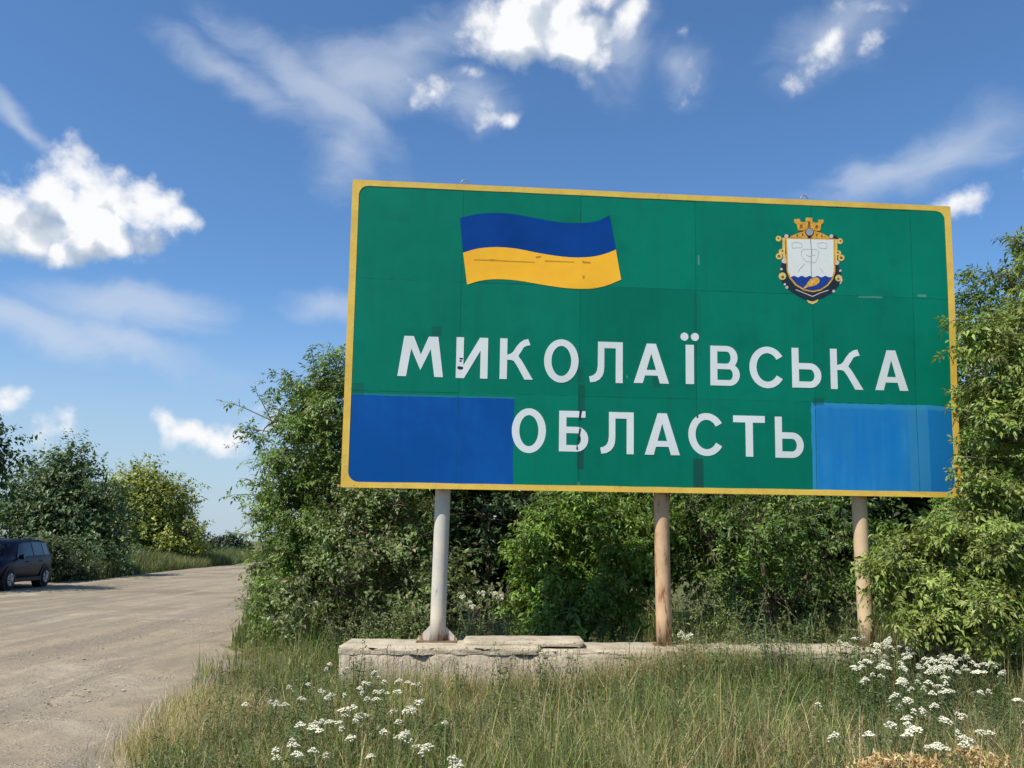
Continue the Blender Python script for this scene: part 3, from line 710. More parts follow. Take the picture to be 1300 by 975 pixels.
cf('boat', [[(335, 757), (365, 722), (378, 700), (400, 672), (430, 658), (470, 655), (492, 676), (484, 706), (455, 728), (420, 738), (375, 745)]], 'crest_gold', 0.0058)
cf('boat_highlight', [[(410, 690), (430, 680), (432, 705), (412, 715)], [(335, 757), (372, 738), (378, 744), (345, 762)]], 'crest_pale_gold', 0.0064)
cf('mast', [[(398, 290), (408, 290), (418, 400), (414, 520), (418, 640), (408, 640), (405, 520), (408, 400)]], 'crest_grey', 0.0052)
cf('outline_drawing', line([(320, 400), (340, 384), (465, 390), (482, 412), (470, 470), (448, 515), (355, 500), (330, 470), (312, 430), (320, 400)], 6) + line([(225, 330), (260, 318), (318, 330), (322, 370), (230, 375), (225, 330)], 5) + line([(470, 330), (520, 322), (560, 332), (556, 380), (480, 372), (470, 330)], 5) + line([(350, 520), (300, 575), (285, 605)], 5) + line([(490, 565), (525, 605)], 5) + line([(360, 440), (390, 455), (430, 440), (450, 450)], 5), 'crest_line', 0.0052)

# two lifting eyes on the top edge
for px in (590, 1022):
    u = uv_of(px, 240)[0]; mb = MB()
    pts = [spt(u + 0.045 * math.cos(R(a)), SH - 0.012 + 0.055 * math.sin(R(a)) + .02, -0.03) for a in range(-20, 201, 20)]
    pts[0] = spt(u + .045, SH - .02, -.03); pts[-1] = spt(u - .045, SH - .02, -.03)
    mb.tube(pts, 0.006, 6); mb.build('lifting_eye', 'hook_steel', sign, True)

# posts -----------------------------------------------------------
PR = 0.083
SLAB_Z = 0.56
for (px, py, tx, mt, lab) in ((555, 816, 562, 'post_grey', 'grey painted steel post with welded gussets'), (843, 818, 839.5, 'post_rust', 'tan steel post streaked with rust'), (1101, 824, 1090.5, 'post_tan', 'tan painted steel post')):
    p = at(px, py, 9.0); yb = SD + (p.x * 9.25 / 9.0 - SX0) * math.tan(SYAW) + 0.195
    p = at(px, py, yb); q = at(tx, 632, yb)
    foot = Vector((p.x, yb, SLAB_Z - 0.06)); dirn = Vector((q.x - p.x, 0, q.z - p.z)) / (q.z - p.z)
    path = [foot + dirn * (h_) for h_ in (0, 0.3, 0.8, 1.3, 1.6, 2.4, 4.6)]
    # own origin at the foot so that the rust sits low
    e = MB(); e.tube([tuple(v - foot) for v in path], [PR, PR, PR, PR * .995, PR, PR, PR], 24, cap=True)
    o = e.build('post', mt, sign, True, local=True); o.location = foot - base; o['label'] = lab
    mb = MB(); e_ = 0.15 if px == 555 else 0.115; zp_ = 0.045 if px == 555 else 0.012; mb.box((-e_ - .06 * (px == 555), -e_, zp_), (e_ + .06 * (px == 555), e_, zp_ + .021)); pl = mb.build('base_plate', 'frame_back', o, local=True)
    if px == 555:
        for sx_ in (-1, 1):
            mb = MB(); x0, x1 = sx_ * PR * .96, sx_ * (PR + 0.125)
            V = [(x0, -.006, .066), (x1, -.006, .066), (x1, -.006, .085), (x0 , -.006, .215), (x0, .006, .066), (x1, .006, .066), (x1, .006, .085), (x0, .006, .215)]
            mb.add(V, Q=[(0,1,2,3),(7,6,5,4),(0,4,5,1),(1,5,6,2),(2,6,7,3),(3,7,4,0)]); mb.build('gusset', post_mat.__name__ and 'post_grey', o, local=True)
    # bracket between post and frame
    for v in (0.10, SH * .5, SH - .1):
        mb = MB(); s_ = spt((path[3].x - SX0) / math.cos(SYAW), v, -0.07)
        mb.tube([s_, Vector((foot.x + dirn.x * (s_.z - foot.z), yb, s_.z))], 0.03, 6)
        mb.build('bracket', 'frame_back', sign)

# ------------------------------------------------------------------ concrete foundation
def slab_line(px, py): 
    p = at(px, py, 8.82); return p
xl = at(433, 820, 8.85).x; xstep = at(742, 815, 8.9).x; xr = at(1125, 835, 9.2).x
def slab_mesh(x0, x1, z0, z1, d0, d1, seed, rough, taper=0.05):
    rr = random.Random(seed); bm = bmesh.new()
    nx = max(8, int((x1 - x0) / 0.055)); prof = []
    # profile over front face, top, back (y offset, z)
    fr_ = [(d0 - taper, z0), (d0 - taper * .9, z0 + (z1 - z0) * .3), (d0 - taper * .6, z0 + (z1 - z0) * .55), (d0 - taper * .15, z0 + (z1 - z0) * .78), (d0, z1 - 0.028), (d0 + .022, z1)]
    tp = [(d0 + .022 + (d1 - d0 - .044) * k_ / 8, z1) for k_ in range(1, 9)]
    bk = [(d1, z1 - .028), (d1, z0)]
    prof = fr_ + tp + bk
    rows = []
    for i_ in range(nx + 1):
        x = x0 + (x1 - x0) * i_ / nx; row = []
        y_s = (x - SX0) * math.tan(SYAW) + SD
        for j_, (yo, z) in enumerate(prof):
            k_ = rough * (math.sin(x * 7.3 + z * 19 + seed) * .4 + math.sin(x * 17.1 + j_ * 2.3) * .3 + rr.uniform(-.5, .5))
            chip = 0.0
            if j_ in (4, 5): chip = max(0, math.sin(x * 2.7 + seed) * math.sin(x * 9.1) - .35) * .05
            row.append(bm.verts.new((x, y_s + yo + k_ + chip, z + (k_ * .5 if j_ < 5 else k_ * .35) - chip)))
        rows.append(row)
    for i_ in range(nx):
        for j_ in range(len(prof) - 1):
            bm.faces.new((rows[i_][j_], rows[i_+1][j_], rows[i_+1][j_+1], rows[i_][j_+1]))
    for row, fl in ((rows[0], False), (rows[-1], True)):
        c_ = bm.verts.new((row[0].co.x + (-.03 if not fl else .03), sum(v.co.y for v in row) / len(row), (z0 + z1) / 2))
        for j_ in range(len(row) - 1): bm.faces.new((row[j_], row[j_+1], c_) if not fl else (row[j_+1], row[j_], c_))
        bm.faces.new((row[-1], row[0], c_) if not fl else (row[0], row[-1], c_))
    bmesh.ops.recalc_face_normals(bm, faces=bm.faces[:]); return bm
fb = Vector(((xl + xr) / 2, 9.3, float(gz(1, 9.2))))
found = thing('concrete_foundation', 'long cracked concrete foundation block under the sign posts', 'foundation', fb)
def slab_part(name, *a, **k_):
    bm = slab_mesh(*a, **k_); bmesh.ops.translate(bm, vec=-fb, verts=bm.verts[:])
    for f in bm.faces: f.smooth = True
    me = bpy.data.meshes.new(name); bm.to_mesh(me); bm.free(); return link(name, me, 'concrete', found)
slab_part('lower_block', xl + .015, xr, -0.25, SLAB_Z - 0.066, -0.300, 0.46, 1, 0.020, taper=0.035)
slab_part('capping_slab', xl, xstep - .45, SLAB_Z - 0.078, SLAB_Z - 0.004, -0.285, 0.44, 2, 0.013, taper=0.012)
slab_part('capping_slab', xstep - .46, xr - .05, SLAB_Z - 0.10, SLAB_Z - 0.035, -0.280, 0.44, 6, 0.014, taper=0.015)
slab_part('top_ledge', at(590, 812, 9.1).x, xstep, SLAB_Z - 0.012, SLAB_Z + 0.036, -0.17, 0.40, 3, 0.007, taper=0.008)

# ------------------------------------------------------------------ vegetation builders
def pick(cols, n, w=None, var=0.18):
    c = np.array(cols, float)[RNG.choice(len(cols), n, p=w)]
    return c * (1 + RNG.normal(0, var, (n, 1))).clip(.45, 1.7) * (1 + RNG.normal(0, .05, (n, 3)))
def leaflets(mb, O, D, N, L, Wd, col, fold=0.22, droop=0.22):
    D = unit(D); N = unit(N - D * (N * D).sum(-1, keepdims=True)); B = np.cross(D, N)
    L = L[:, None]; Wd = Wd[:, None]; n = len(O)
    base_ = O; mid_ = O + D * L * .5 - N * L * .02
    lf = O + D * L * .40 + B * Wd * .5 + N * L * fold * .35; rt_ = O + D * L * .40 - B * Wd * .5 + N * L * fold * .35
    tip = O + D * L - N * L * droop
    V = np.stack([base_, lf, tip, rt_, mid_], 1).reshape(-1, 3)
    T = np.array([(0, 1, 4), (1, 2, 4), (2, 3, 4), (3, 0, 4)])[None] + (np.arange(n) * 5)[:, None, None]
    mb.add(V, T.reshape(-1, 3), col=np.repeat(col, 5, 0))
def compound(mb, O, A, N, S, col, k=5, wid=0.46):
    A = unit(A); N = unit(N - A * (N * A).sum(-1, keepdims=True)); B = np.cross(A, N); n = len(O)
    specs = [(1.0, 0, 1.0)]
    if k >= 3: specs += [(.55, 1.0, .9), (.58, -1.0, .9)]
    if k >= 5: specs += [(.28, 1.15, .75), (.30, -1.15, .75)]
    for tpos, ang, sc in specs:
        a = ang + RNG.normal(0, .18, n)
        D = A * np.cos(a)[:, None] + B * np.sin(a)[:, None] + RNG.normal(0, .12, (n, 3)) - np.array([0, 0, .32])
        o = O + A * (S * .62 * tpos)[:, None] - np.array([0, 0, 1.]) * (S * .10 * tpos ** 2)[:, None]
        l = S * .56 * sc * RNG.uniform(.8, 1.15, n)
        leaflets(mb, o, D, N + RNG.normal(0, .25, (n, 3)), l, l * wid, col * (1 + RNG.normal(0, .07, (n, 1))))
def rand_dir(n):
    v = RNG.normal(0, 1, (n, 3)); return unit(v)
def lobe(px, py, Y, rx, rz, ry=None, w=1.0):
    c = at(px, py, Y); k_ = Y / F
    return (np.array(c), np.array([rx * k_, (ry if ry else rx * k_), rz * k_]), w)
def foliage(lobes, n_clump, shoots, leaves, size, cols, cw=None, clump_r=0.22, k=5, shoot_len=(.25, .5), wid=.46, zmin=None, up=.35, shell=(.55, 1.0), var=.18, limit=None, jit=.10):
    """clumps -> shoots -> leaves. returns leaf builder and the shoot list for twigs"""
    mb = MB(); tw = []
    wts = np.array([l[2] * (l[1][0] * l[1][1] * l[1][2]) ** (2/3) for l in lobes]); wts /= wts.sum()
    li = RNG.choice(len(lobes), n_clump, p=wts)
    d = rand_dir(n_clump); r = shell[0] + (shell[1] - shell[0]) * RNG.random(n_clump) ** .6
    C = np.array([lobes[i][0] for i in li]); RR = np.array([lobes[i][1] for i in li])
    cc = C + d * RR * r[:, None] * (1 + RNG.normal(0, jit, (n_clump, 1)))
    tone = RNG.normal(1, .2, n_clump).clip(.55, 1.5)
    ns = n_clump * shoots; ci = np.repeat(np.arange(n_clump), shoots)
    so = cc[ci] + RNG.normal(0, clump_r, (ns, 3)) * .7
    sdir = unit(d[ci] * .9 + np.array([0, 0, up]) + RNG.normal(0, .45, (ns, 3)))
    sl = RNG.uniform(*shoot_len, ns)
    ok = np.ones(ns, bool)
    if zmin is not None: ok &= so[:, 2] > gz(so[:, 0], so[:, 1]) + zmin
    if limit is not None: ok &= limit(so)
    so, sdir, sl, ci = so[ok], sdir[ok], sl[ok], ci[ok]; ns = len(so)
    si = np.repeat(np.arange(ns), leaves); tt = np.tile((np.arange(leaves) + .5) / leaves, ns) * RNG.uniform(.85, 1.15, ns * leaves)
    O = so[si] + sdir[si] * (sl[si] * tt)[:, None] - np.array([0, 0, 1.]) * (sl[si] * tt ** 2 * .18)[:, None]
    rad = RNG.normal(0, 1, (len(O), 3)); rad = unit(rad - sdir[si] * (rad * sdir[si]).sum(-1, keepdims=True))
    A = unit(sdir[si] * (.25 + .55 * tt[:, None]) + rad * .9 - np.array([0, 0, .18]))
    N = np.array([0, 0, 1.]) + d[ci][si] * .55 + RNG.normal(0, .38, (len(O), 3))
    S = size * RNG.uniform(.5, 1.3, len(O)) * (1.15 - .4 * tt)
    col = pick(cols, len(O), cw, var) * tone[ci][si][:, None]
    if limit is not None:
        ok = limit(O); O, A, N, S, col = O[ok], A[ok], N[ok], S[ok], col[ok]
    if k == 1:
        leaflets(mb, O, A, N, S, S * wid, col)
    else: compound(mb, O, A, N, S, col, k, wid)
    return mb, (so, sdir, sl, cc)
def woody(mb_t, mb_b, base_, lobes, info, r0, stems=1, twig=True, seed=0, nbranch=60):
    rr = random.Random(seed); so, sdir, sl, cc = info
    tops = []
    for s_ in range(stems):
        b0 = Vector(base_) + Vector((rr.uniform(-.12, .12), rr.uniform(-.12, .12), -.08)) * (1 if stems > 1 else .2)
        lb = lobes[rr.randrange(len(lobes))] if stems > 1 else max(lobes, key=lambda l: l[1][0] * l[1][2])
        c = Vector(lb[0]); pts = [b0]
        for q in range(1, 6):
            f = q / 5; pts.append(b0.lerp(c, f) + Vector((math.sin(q * 1.7 + s_), math.cos(q * 2.1 + s_), 0)) * .05 * (1 - f) * 1.5)
        mb_t.tube(pts, [r0 * (1 - .13 * q) for q in range(6)], 8)
        tops.append(pts)
    allp = [p for t_ in tops for p in t_[2:]]
    ls = []
    for l in lobes:
        c = Vector(l[0]); s0 = min(allp, key=lambda p: (p - c).length)
        mb_b.tube([s0, s0.lerp(c, .5) + Vector((0, 0, .06)), c], [r0 * .5, r0 * .36, r0 * .22], 6); ls += [c, s0.lerp(c, .5)]
    for c in cc[:nbranch]:
        c = Vector(c); s0 = min(ls, key=lambda p: (p - c).length)
        mb_b.tube([s0, s0.lerp(c, .55) + Vector((0, 0, .04)), c], [r0 * .2, r0 * .13, r0 * .06], 4, cap=False)
    if twig:
        for o_, d_, l_ in zip(so[::2], sdir[::2], sl[::2]):
            o_ = Vector(o_); d_ = Vector(d_); mb_b.tube([o_, o_ + d_ * l_ * .5, o_ + d_ * l_ - Vector((0, 0, l_ * .18))], [.0045, .0035, .0015], 3, cap=False)
def tree(name, label, cat, base_, lobes, fol, r0=0.06, stems=1, group=None, seed=0, nbranch=60, twig=True, extra=None):
    base_ = Vector((base_[0], base_[1], float(gz(base_[0], base_[1]))))
    root = thing(name, label, cat, base_, group=group)
    mb, info = foliage(lobes, **fol)
    if extra is not None:                 # sprigs at given places, e.g. twigs standing out against the sky
        for (c, d_, l_) in extra:
            n_ = 9; tt = np.linspace(.1, 1, n_); d_ = unit(np.array(d_, float)); O = np.array(c) + d_ * (l_ * tt)[:, None] - np.array([0, 0, 1.]) * (l_ * .12 * tt ** 2)[:, None]
            rad = unit(RNG.normal(0, 1, (n_, 3))); A = unit(d_ * .5 + rad * .8 - np.array([0, 0, .2]))
            compound(mb, O, A, np.array([0, 0, 1.]) + RNG.normal(0, .3, (n_, 3)), np.full(n_, fol['size']) * RNG.uniform(.7, 1.1, n_), pick(fol['cols'], n_, fol.get('cw')), fol.get('k', 5) if fol.get('k', 5) > 1 else 3)
    mt_, mbr = MB(), MB(); woody(mt_, mbr, base_, lobes, info, r0, stems, twig, seed, nbranch)
    if extra is not None:
        for (c, d_, l_) in extra:
            c = Vector(c); d_ = Vector(d_).normalized(); mbr.tube([c - d_ * .5, c, c + d_ * l_ * .6 - Vector((0, 0, .04 * l_)), c + d_ * l_ - Vector((0, 0, .12 * l_))], [.010, .007, .004, .002], 4, cap=False)
    mt_.build('trunk', 'bark', root, True); mbr.build('branches', 'bark', root, True)['kind'] = 'stuff'; mb.build('crown', 'leaf', root)
    return root

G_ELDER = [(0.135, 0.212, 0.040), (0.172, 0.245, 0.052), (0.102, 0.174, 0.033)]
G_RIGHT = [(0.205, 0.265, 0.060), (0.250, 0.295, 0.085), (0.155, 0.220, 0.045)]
G_MID = [(0.125, 0.215, 0.030), (0.165, 0.250, 0.042), (0.090, 0.170, 0.026)]
G_GREY = [(0.125, 0.180, 0.055), (0.175, 0.215, 0.090), (0.100, 0.150, 0.044), (0.27, 0.22, 0.11)]
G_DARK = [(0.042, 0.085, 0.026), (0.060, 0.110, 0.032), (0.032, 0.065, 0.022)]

# box elder between the road and the sign
L1 = [lobe(405, 515, 13.2, 42, 62), lobe(425, 560, 13.4, 70, 90), lobe(376, 600, 13.0, 48, 68), lobe(366, 680, 12.9, 34, 62), lobe(450, 640, 13.4, 95, 110), lobe(385, 725, 12.7, 52, 60), lobe(340, 540, 13.0, 20, 28, w=.8), lobe(525, 600, 13.8, 70, 100, w=.6), lobe(355, 765, 12.5, 30, 30), lobe(360, 630, 12.9, 32, 50), lobe(352, 720, 12.7, 26, 44), lobe(440, 500, 13.5, 36, 50)]
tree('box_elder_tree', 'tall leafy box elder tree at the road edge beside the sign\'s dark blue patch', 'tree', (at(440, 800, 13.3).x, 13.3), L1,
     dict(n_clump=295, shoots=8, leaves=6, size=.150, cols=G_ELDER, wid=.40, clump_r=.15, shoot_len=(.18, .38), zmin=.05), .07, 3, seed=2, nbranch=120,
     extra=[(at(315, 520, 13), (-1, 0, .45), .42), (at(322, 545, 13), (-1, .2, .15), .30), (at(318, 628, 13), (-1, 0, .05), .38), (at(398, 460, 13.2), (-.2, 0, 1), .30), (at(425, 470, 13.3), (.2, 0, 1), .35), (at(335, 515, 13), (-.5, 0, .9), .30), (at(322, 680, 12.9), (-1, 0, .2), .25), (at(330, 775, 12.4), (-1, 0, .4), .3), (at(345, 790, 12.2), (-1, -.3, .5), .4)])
# paler shrub in front of it
L2 = [lobe(470, 680, 12.3, 62, 70), lobe(430, 745, 11.9, 62, 48), lobe(520, 735, 11.9, 62, 62), lobe(500, 640, 12.4, 50, 36), lobe(385, 775, 11.7, 40, 26), lobe(560, 770, 11.4, 40, 30)]
tree('grey_green_shrub', 'grey green shrub with some withered leaves behind the grey sign post', 'shrub', (at(475, 800, 12.3).x, 12.3), L2,
     dict(n_clump=170, shoots=8, leaves=7, size=.085, cols=G_GREY, cw=[.40, .28, .28, .04], clump_r=.16, k=1, shoot_len=(.18, .36), wid=.5, zmin=.02), .03, 6, seed=3, nbranch=140)
# shaded tree filling the gap
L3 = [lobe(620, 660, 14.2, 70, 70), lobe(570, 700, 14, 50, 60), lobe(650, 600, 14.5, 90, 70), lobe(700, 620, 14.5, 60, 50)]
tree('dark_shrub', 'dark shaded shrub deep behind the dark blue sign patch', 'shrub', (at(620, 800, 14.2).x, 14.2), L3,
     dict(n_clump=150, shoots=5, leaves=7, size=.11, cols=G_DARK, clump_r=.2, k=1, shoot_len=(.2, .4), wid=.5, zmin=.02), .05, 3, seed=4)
# bright box elder bush behind the middle of the sign
L4 = [lobe(735, 680, 11.6, 62, 56), lobe(690, 745, 11.1, 48, 48), lobe(780, 735, 11.2, 52, 56), lobe(800, 660, 11.7, 50, 50), lobe(700, 680, 11.4, 40, 34), lobe(740, 780, 10.9, 70, 30)]
tree('box_elder_bush', 'bright green box elder bush between the grey and the rusty sign posts', 'shrub', (at(740, 810, 11.5).x, 11.5), L4,
     dict(n_clump=115, shoots=9, leaves=6, size=.17, cols=G_MID, wid=.40, clump_r=.13, shoot_len=(.16, .34), zmin=.02), .035, 5, seed=5, nbranch=100)
# shaded bush behind the right half
L5 = [lobe(900, 690, 11.9, 60, 70), lobe(960, 680, 12.2, 80, 60), lobe(1040, 690, 12.2, 70, 70), lobe(880, 640, 12.2, 60, 40), lobe(1100, 680, 12, 60, 80), lobe(980, 760, 12, 110, 40)]
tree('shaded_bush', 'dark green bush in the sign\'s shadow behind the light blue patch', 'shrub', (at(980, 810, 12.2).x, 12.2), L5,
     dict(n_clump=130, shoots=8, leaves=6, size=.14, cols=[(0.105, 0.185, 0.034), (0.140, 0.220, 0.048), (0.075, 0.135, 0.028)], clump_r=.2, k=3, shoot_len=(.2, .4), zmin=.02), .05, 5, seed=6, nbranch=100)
# further row so that no daylight shows under the sign
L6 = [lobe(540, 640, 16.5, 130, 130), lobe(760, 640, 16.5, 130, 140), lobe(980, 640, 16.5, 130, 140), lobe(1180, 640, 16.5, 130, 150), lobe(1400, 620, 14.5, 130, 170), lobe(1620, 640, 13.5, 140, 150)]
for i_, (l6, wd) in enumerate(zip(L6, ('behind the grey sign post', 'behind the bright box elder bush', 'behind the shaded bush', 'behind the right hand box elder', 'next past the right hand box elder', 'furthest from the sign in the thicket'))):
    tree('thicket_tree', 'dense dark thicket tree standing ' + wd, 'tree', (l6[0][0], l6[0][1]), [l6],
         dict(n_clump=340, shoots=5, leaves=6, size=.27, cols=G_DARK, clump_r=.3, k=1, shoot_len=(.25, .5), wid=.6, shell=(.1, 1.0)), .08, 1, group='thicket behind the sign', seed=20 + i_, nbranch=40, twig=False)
# right hand box elder, partly in front of the sign's edge
def sign_clear(p):                        # leaves may hang in front of or beside the board, not pass through it
    q = p - np.array(S0); u = q @ np.array(UX); v = q @ np.array(VZ); h = q @ np.array(NF)
    inb = (u > -.05) & (u < SW + .06) & (v > -.05) & (v < SH + .05)
    return ~(inb & (h < 0.05) & (h > -0.35))
L7 = [lobe(1305, 440, 9.15, 62, 72), lobe(1264, 450, 9.0, 34, 50), lobe(1308, 350, 9.3, 30, 50), lobe(1340, 400, 9.6, 60, 110), lobe(1290, 560, 9.0, 44, 78), lobe(1212, 716, 8.95, 66, 42), lobe(1180, 735, 9.0, 58, 50), lobe(1278, 705, 8.9, 62, 70), lobe(1240, 785, 8.7, 72, 32), lobe(1325, 620, 9.3, 70, 150), lobe(1268, 630, 9.0, 34, 50), lobe(1345, 790, 9.0, 60, 60)]
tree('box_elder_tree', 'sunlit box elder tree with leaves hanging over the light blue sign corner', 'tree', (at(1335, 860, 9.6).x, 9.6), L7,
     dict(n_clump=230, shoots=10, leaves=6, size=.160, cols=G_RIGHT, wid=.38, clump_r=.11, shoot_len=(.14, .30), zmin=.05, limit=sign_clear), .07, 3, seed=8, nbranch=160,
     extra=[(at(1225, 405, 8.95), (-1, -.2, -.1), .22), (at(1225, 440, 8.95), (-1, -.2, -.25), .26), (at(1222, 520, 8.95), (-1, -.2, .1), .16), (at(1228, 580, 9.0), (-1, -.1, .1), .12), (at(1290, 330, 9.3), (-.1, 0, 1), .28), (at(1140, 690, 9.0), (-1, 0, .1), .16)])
L8 = [lobe(1243, 395, 13, 26, 48), lobe(1235, 480, 13, 45, 90), lobe(1260, 600, 13, 60, 120)]
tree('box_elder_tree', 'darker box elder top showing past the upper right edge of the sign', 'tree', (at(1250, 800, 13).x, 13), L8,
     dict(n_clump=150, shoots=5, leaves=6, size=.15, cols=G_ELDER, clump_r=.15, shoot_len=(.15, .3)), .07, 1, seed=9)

# trees beyond the road
def far(name, label, px, Y, lobes, cols, n, size, r0=.12, group=None, seed=0, **kw):
    b_ = at(px, 700, Y)
    return tree(name, label, 'tree' if 'tree' in name else 'shrub', (b_.x, Y), lobes, dict(n_clump=int(n * 1.7), shoots=6, leaves=7, size=size * 1.3, shell=(.2, 1.0), jit=.16, cols=cols, clump_r=kw.pop('cr', .45), k=1, shoot_len=kw.pop('sl', (.4, .8)), wid=.55, **kw), r0, 1, group=group, seed=seed, twig=False, nbranch=80)
far('roadside_tree', 'dark tree leaning over the roof of the parked car', -130, 25, [lobe(-110, 600, 25, 95, 70), lobe(-24, 585, 25.5, 32, 42), lobe(-170, 580, 24.5, 90, 90), lobe(-100, 550, 25, 70, 50)], G_DARK, 260, .15, seed=31)
far('roadside_tree', 'dark bluish green bushy tree right behind the parked car', 80, 36, [lobe(78, 640, 36, 46, 54), lobe(55, 685, 36, 55, 46), lobe(112, 672, 36, 40, 52), lobe(82, 602, 36, 26, 28), lobe(30, 650, 37, 40, 54), lobe(95, 708, 35, 50, 24)], [(0.078, 0.128, 0.052), (0.105, 0.160, 0.070), (0.125, 0.175, 0.072)], 440, .16, seed=32)
far('roadside_tree', 'yellow green tree next to the dark bushy one beyond the road', 185, 52, [lobe(168, 628, 52, 30, 34), lobe(190, 650, 52, 46, 50), lobe(225, 690, 51, 26, 26), lobe(160, 685, 51, 40, 36), lobe(215, 640, 52, 22, 24)], [(0.24, 0.28, 0.05), (0.31, 0.33, 0.08), (0.15, 0.20, 0.045)], 330, .21, seed=33, cr=.5)
far('pale_shrub', 'small pale arching shrub at the foot of the yellow green tree', 243, 54, [lobe(242, 692, 54, 20, 18), lobe(228, 698, 54, 16, 14)], [(0.25, 0.25, 0.11), (0.20, 0.23, 0.08)], 60, .18, .05, seed=34)
for i_, (px, py, Y, rx, rz, lab) in enumerate(((275, 694, 150, 8, 7, 'low round distant bush on the horizon'), (291, 690, 150, 9, 9, 'tallest of the small distant trees on the horizon'), (306, 695, 155, 9, 6, 'flat distant bush on the horizon beside the box elder'))):
    far('distant_tree', lab, px, Y, [lobe(px, py, Y, rx, rz), lobe(px + 3, py + 6, Y, rx, rz)], [(0.06, 0.09, 0.06), (0.075, 0.11, 0.07)], 70, .45, .15, group='small trees on the horizon', seed=40 + i_, cr=.5, sl=(.4, .8))
for i_, (px, py, Y, rx, rz) in enumerate(((92, 722, 32.5, 20, 16), (130, 718, 38, 24, 16), (65, 712, 31, 14, 22), (165, 712, 45, 20, 12))):
    far('roadside_shrub', 'low leafy roadside shrub ' + ('behind the rear of the parked car', 'under the dark bushy tree', 'touching the parked car\'s tailgate', 'under the yellow green tree')[i_], px, Y, [lobe(px, py, Y, rx, rz)], [(0.09, 0.125, 0.05), (0.07, 0.10, 0.04), (0.13, 0.15, 0.07)], 70, .11, .03, group='low shrubs along the far road edge', seed=50 + i_, cr=.2, sl=(.2, .4))

# ------------------------------------------------------------------ grass
def blades(mb, P, H, lean, Wd, col, az=None, segs=3):
    n = len(P); a = RNG.uniform(0, 2 * math.pi, n) if az is None else az; dr = np.c_[np.cos(a), np.sin(a), np.zeros(n)]
    b_ = a + math.pi / 2 + RNG.normal(0, .5, n); sd_ = np.c_[np.cos(b_), np.sin(b_), np.zeros(n)]
    ts = [0, .42, .76][:segs] if segs == 3 else [0, .55]
    rows = []
    for t_ in ts:
        c = P + np.array([0, 0, 1.]) * (H * t_ * (1 - .22 * lean * t_))[:, None] + dr * (H * lean * t_ ** 2)[:, None]
        w = (Wd * (1 - t_ ** 1.6))[:, None] * sd_ * .5
        rows += [c - w, c + w]
    tip = P + np.array([0, 0, 1.]) * (H * (1 - .22 * lean) - H * .25 * np.maximum(0, lean - .5))[:, None] + dr * (H * lean)[:, None]
    V = np.stack(rows + [tip], 1); nv = V.shape[1]
    T = [(0, 1, 3), (0, 3, 2), (2, 3, 5), (2, 5, 4), (4, 5, 6)] if segs == 3 else [(0, 1, 3), (0, 3, 2), (2, 3, 4)]
    T = np.array(T)[None] + (np.arange(n) * nv)[:, None, None]
    mb.add(V.reshape(-1, 3), T.reshape(-1, 3), col=np.repeat(col, nv, 0))
def vnoise(x, y, s, seed=0):
    r_ = np.random.default_rng(seed); out = 0
    for q in range(6):
        a, p1, p2 = r_.uniform(0, math.pi), r_.uniform(0, 9), r_.uniform(.6, 1.6)
        out = out + np.sin((x * math.cos(a) + y * math.sin(a)) * s * p2 + p1)
    return out / 3.0
GREENS = [(0.125, 0.188, 0.040), (0.165, 0.215, 0.055), (0.088, 0.145, 0.033), (0.195, 0.205, 0.075)]
STRAW = [(0.46, 0.37, 0.18), (0.55, 0.46, 0.26), (0.36, 0.28, 0.14)]
def in_slab(x, y):
    ys_ = (x - SX0) * math.tan(SYAW) + SD
    return (x > xl - .02) & (x < xr) & (y > ys_ - .36) & (y < ys_ + .46)
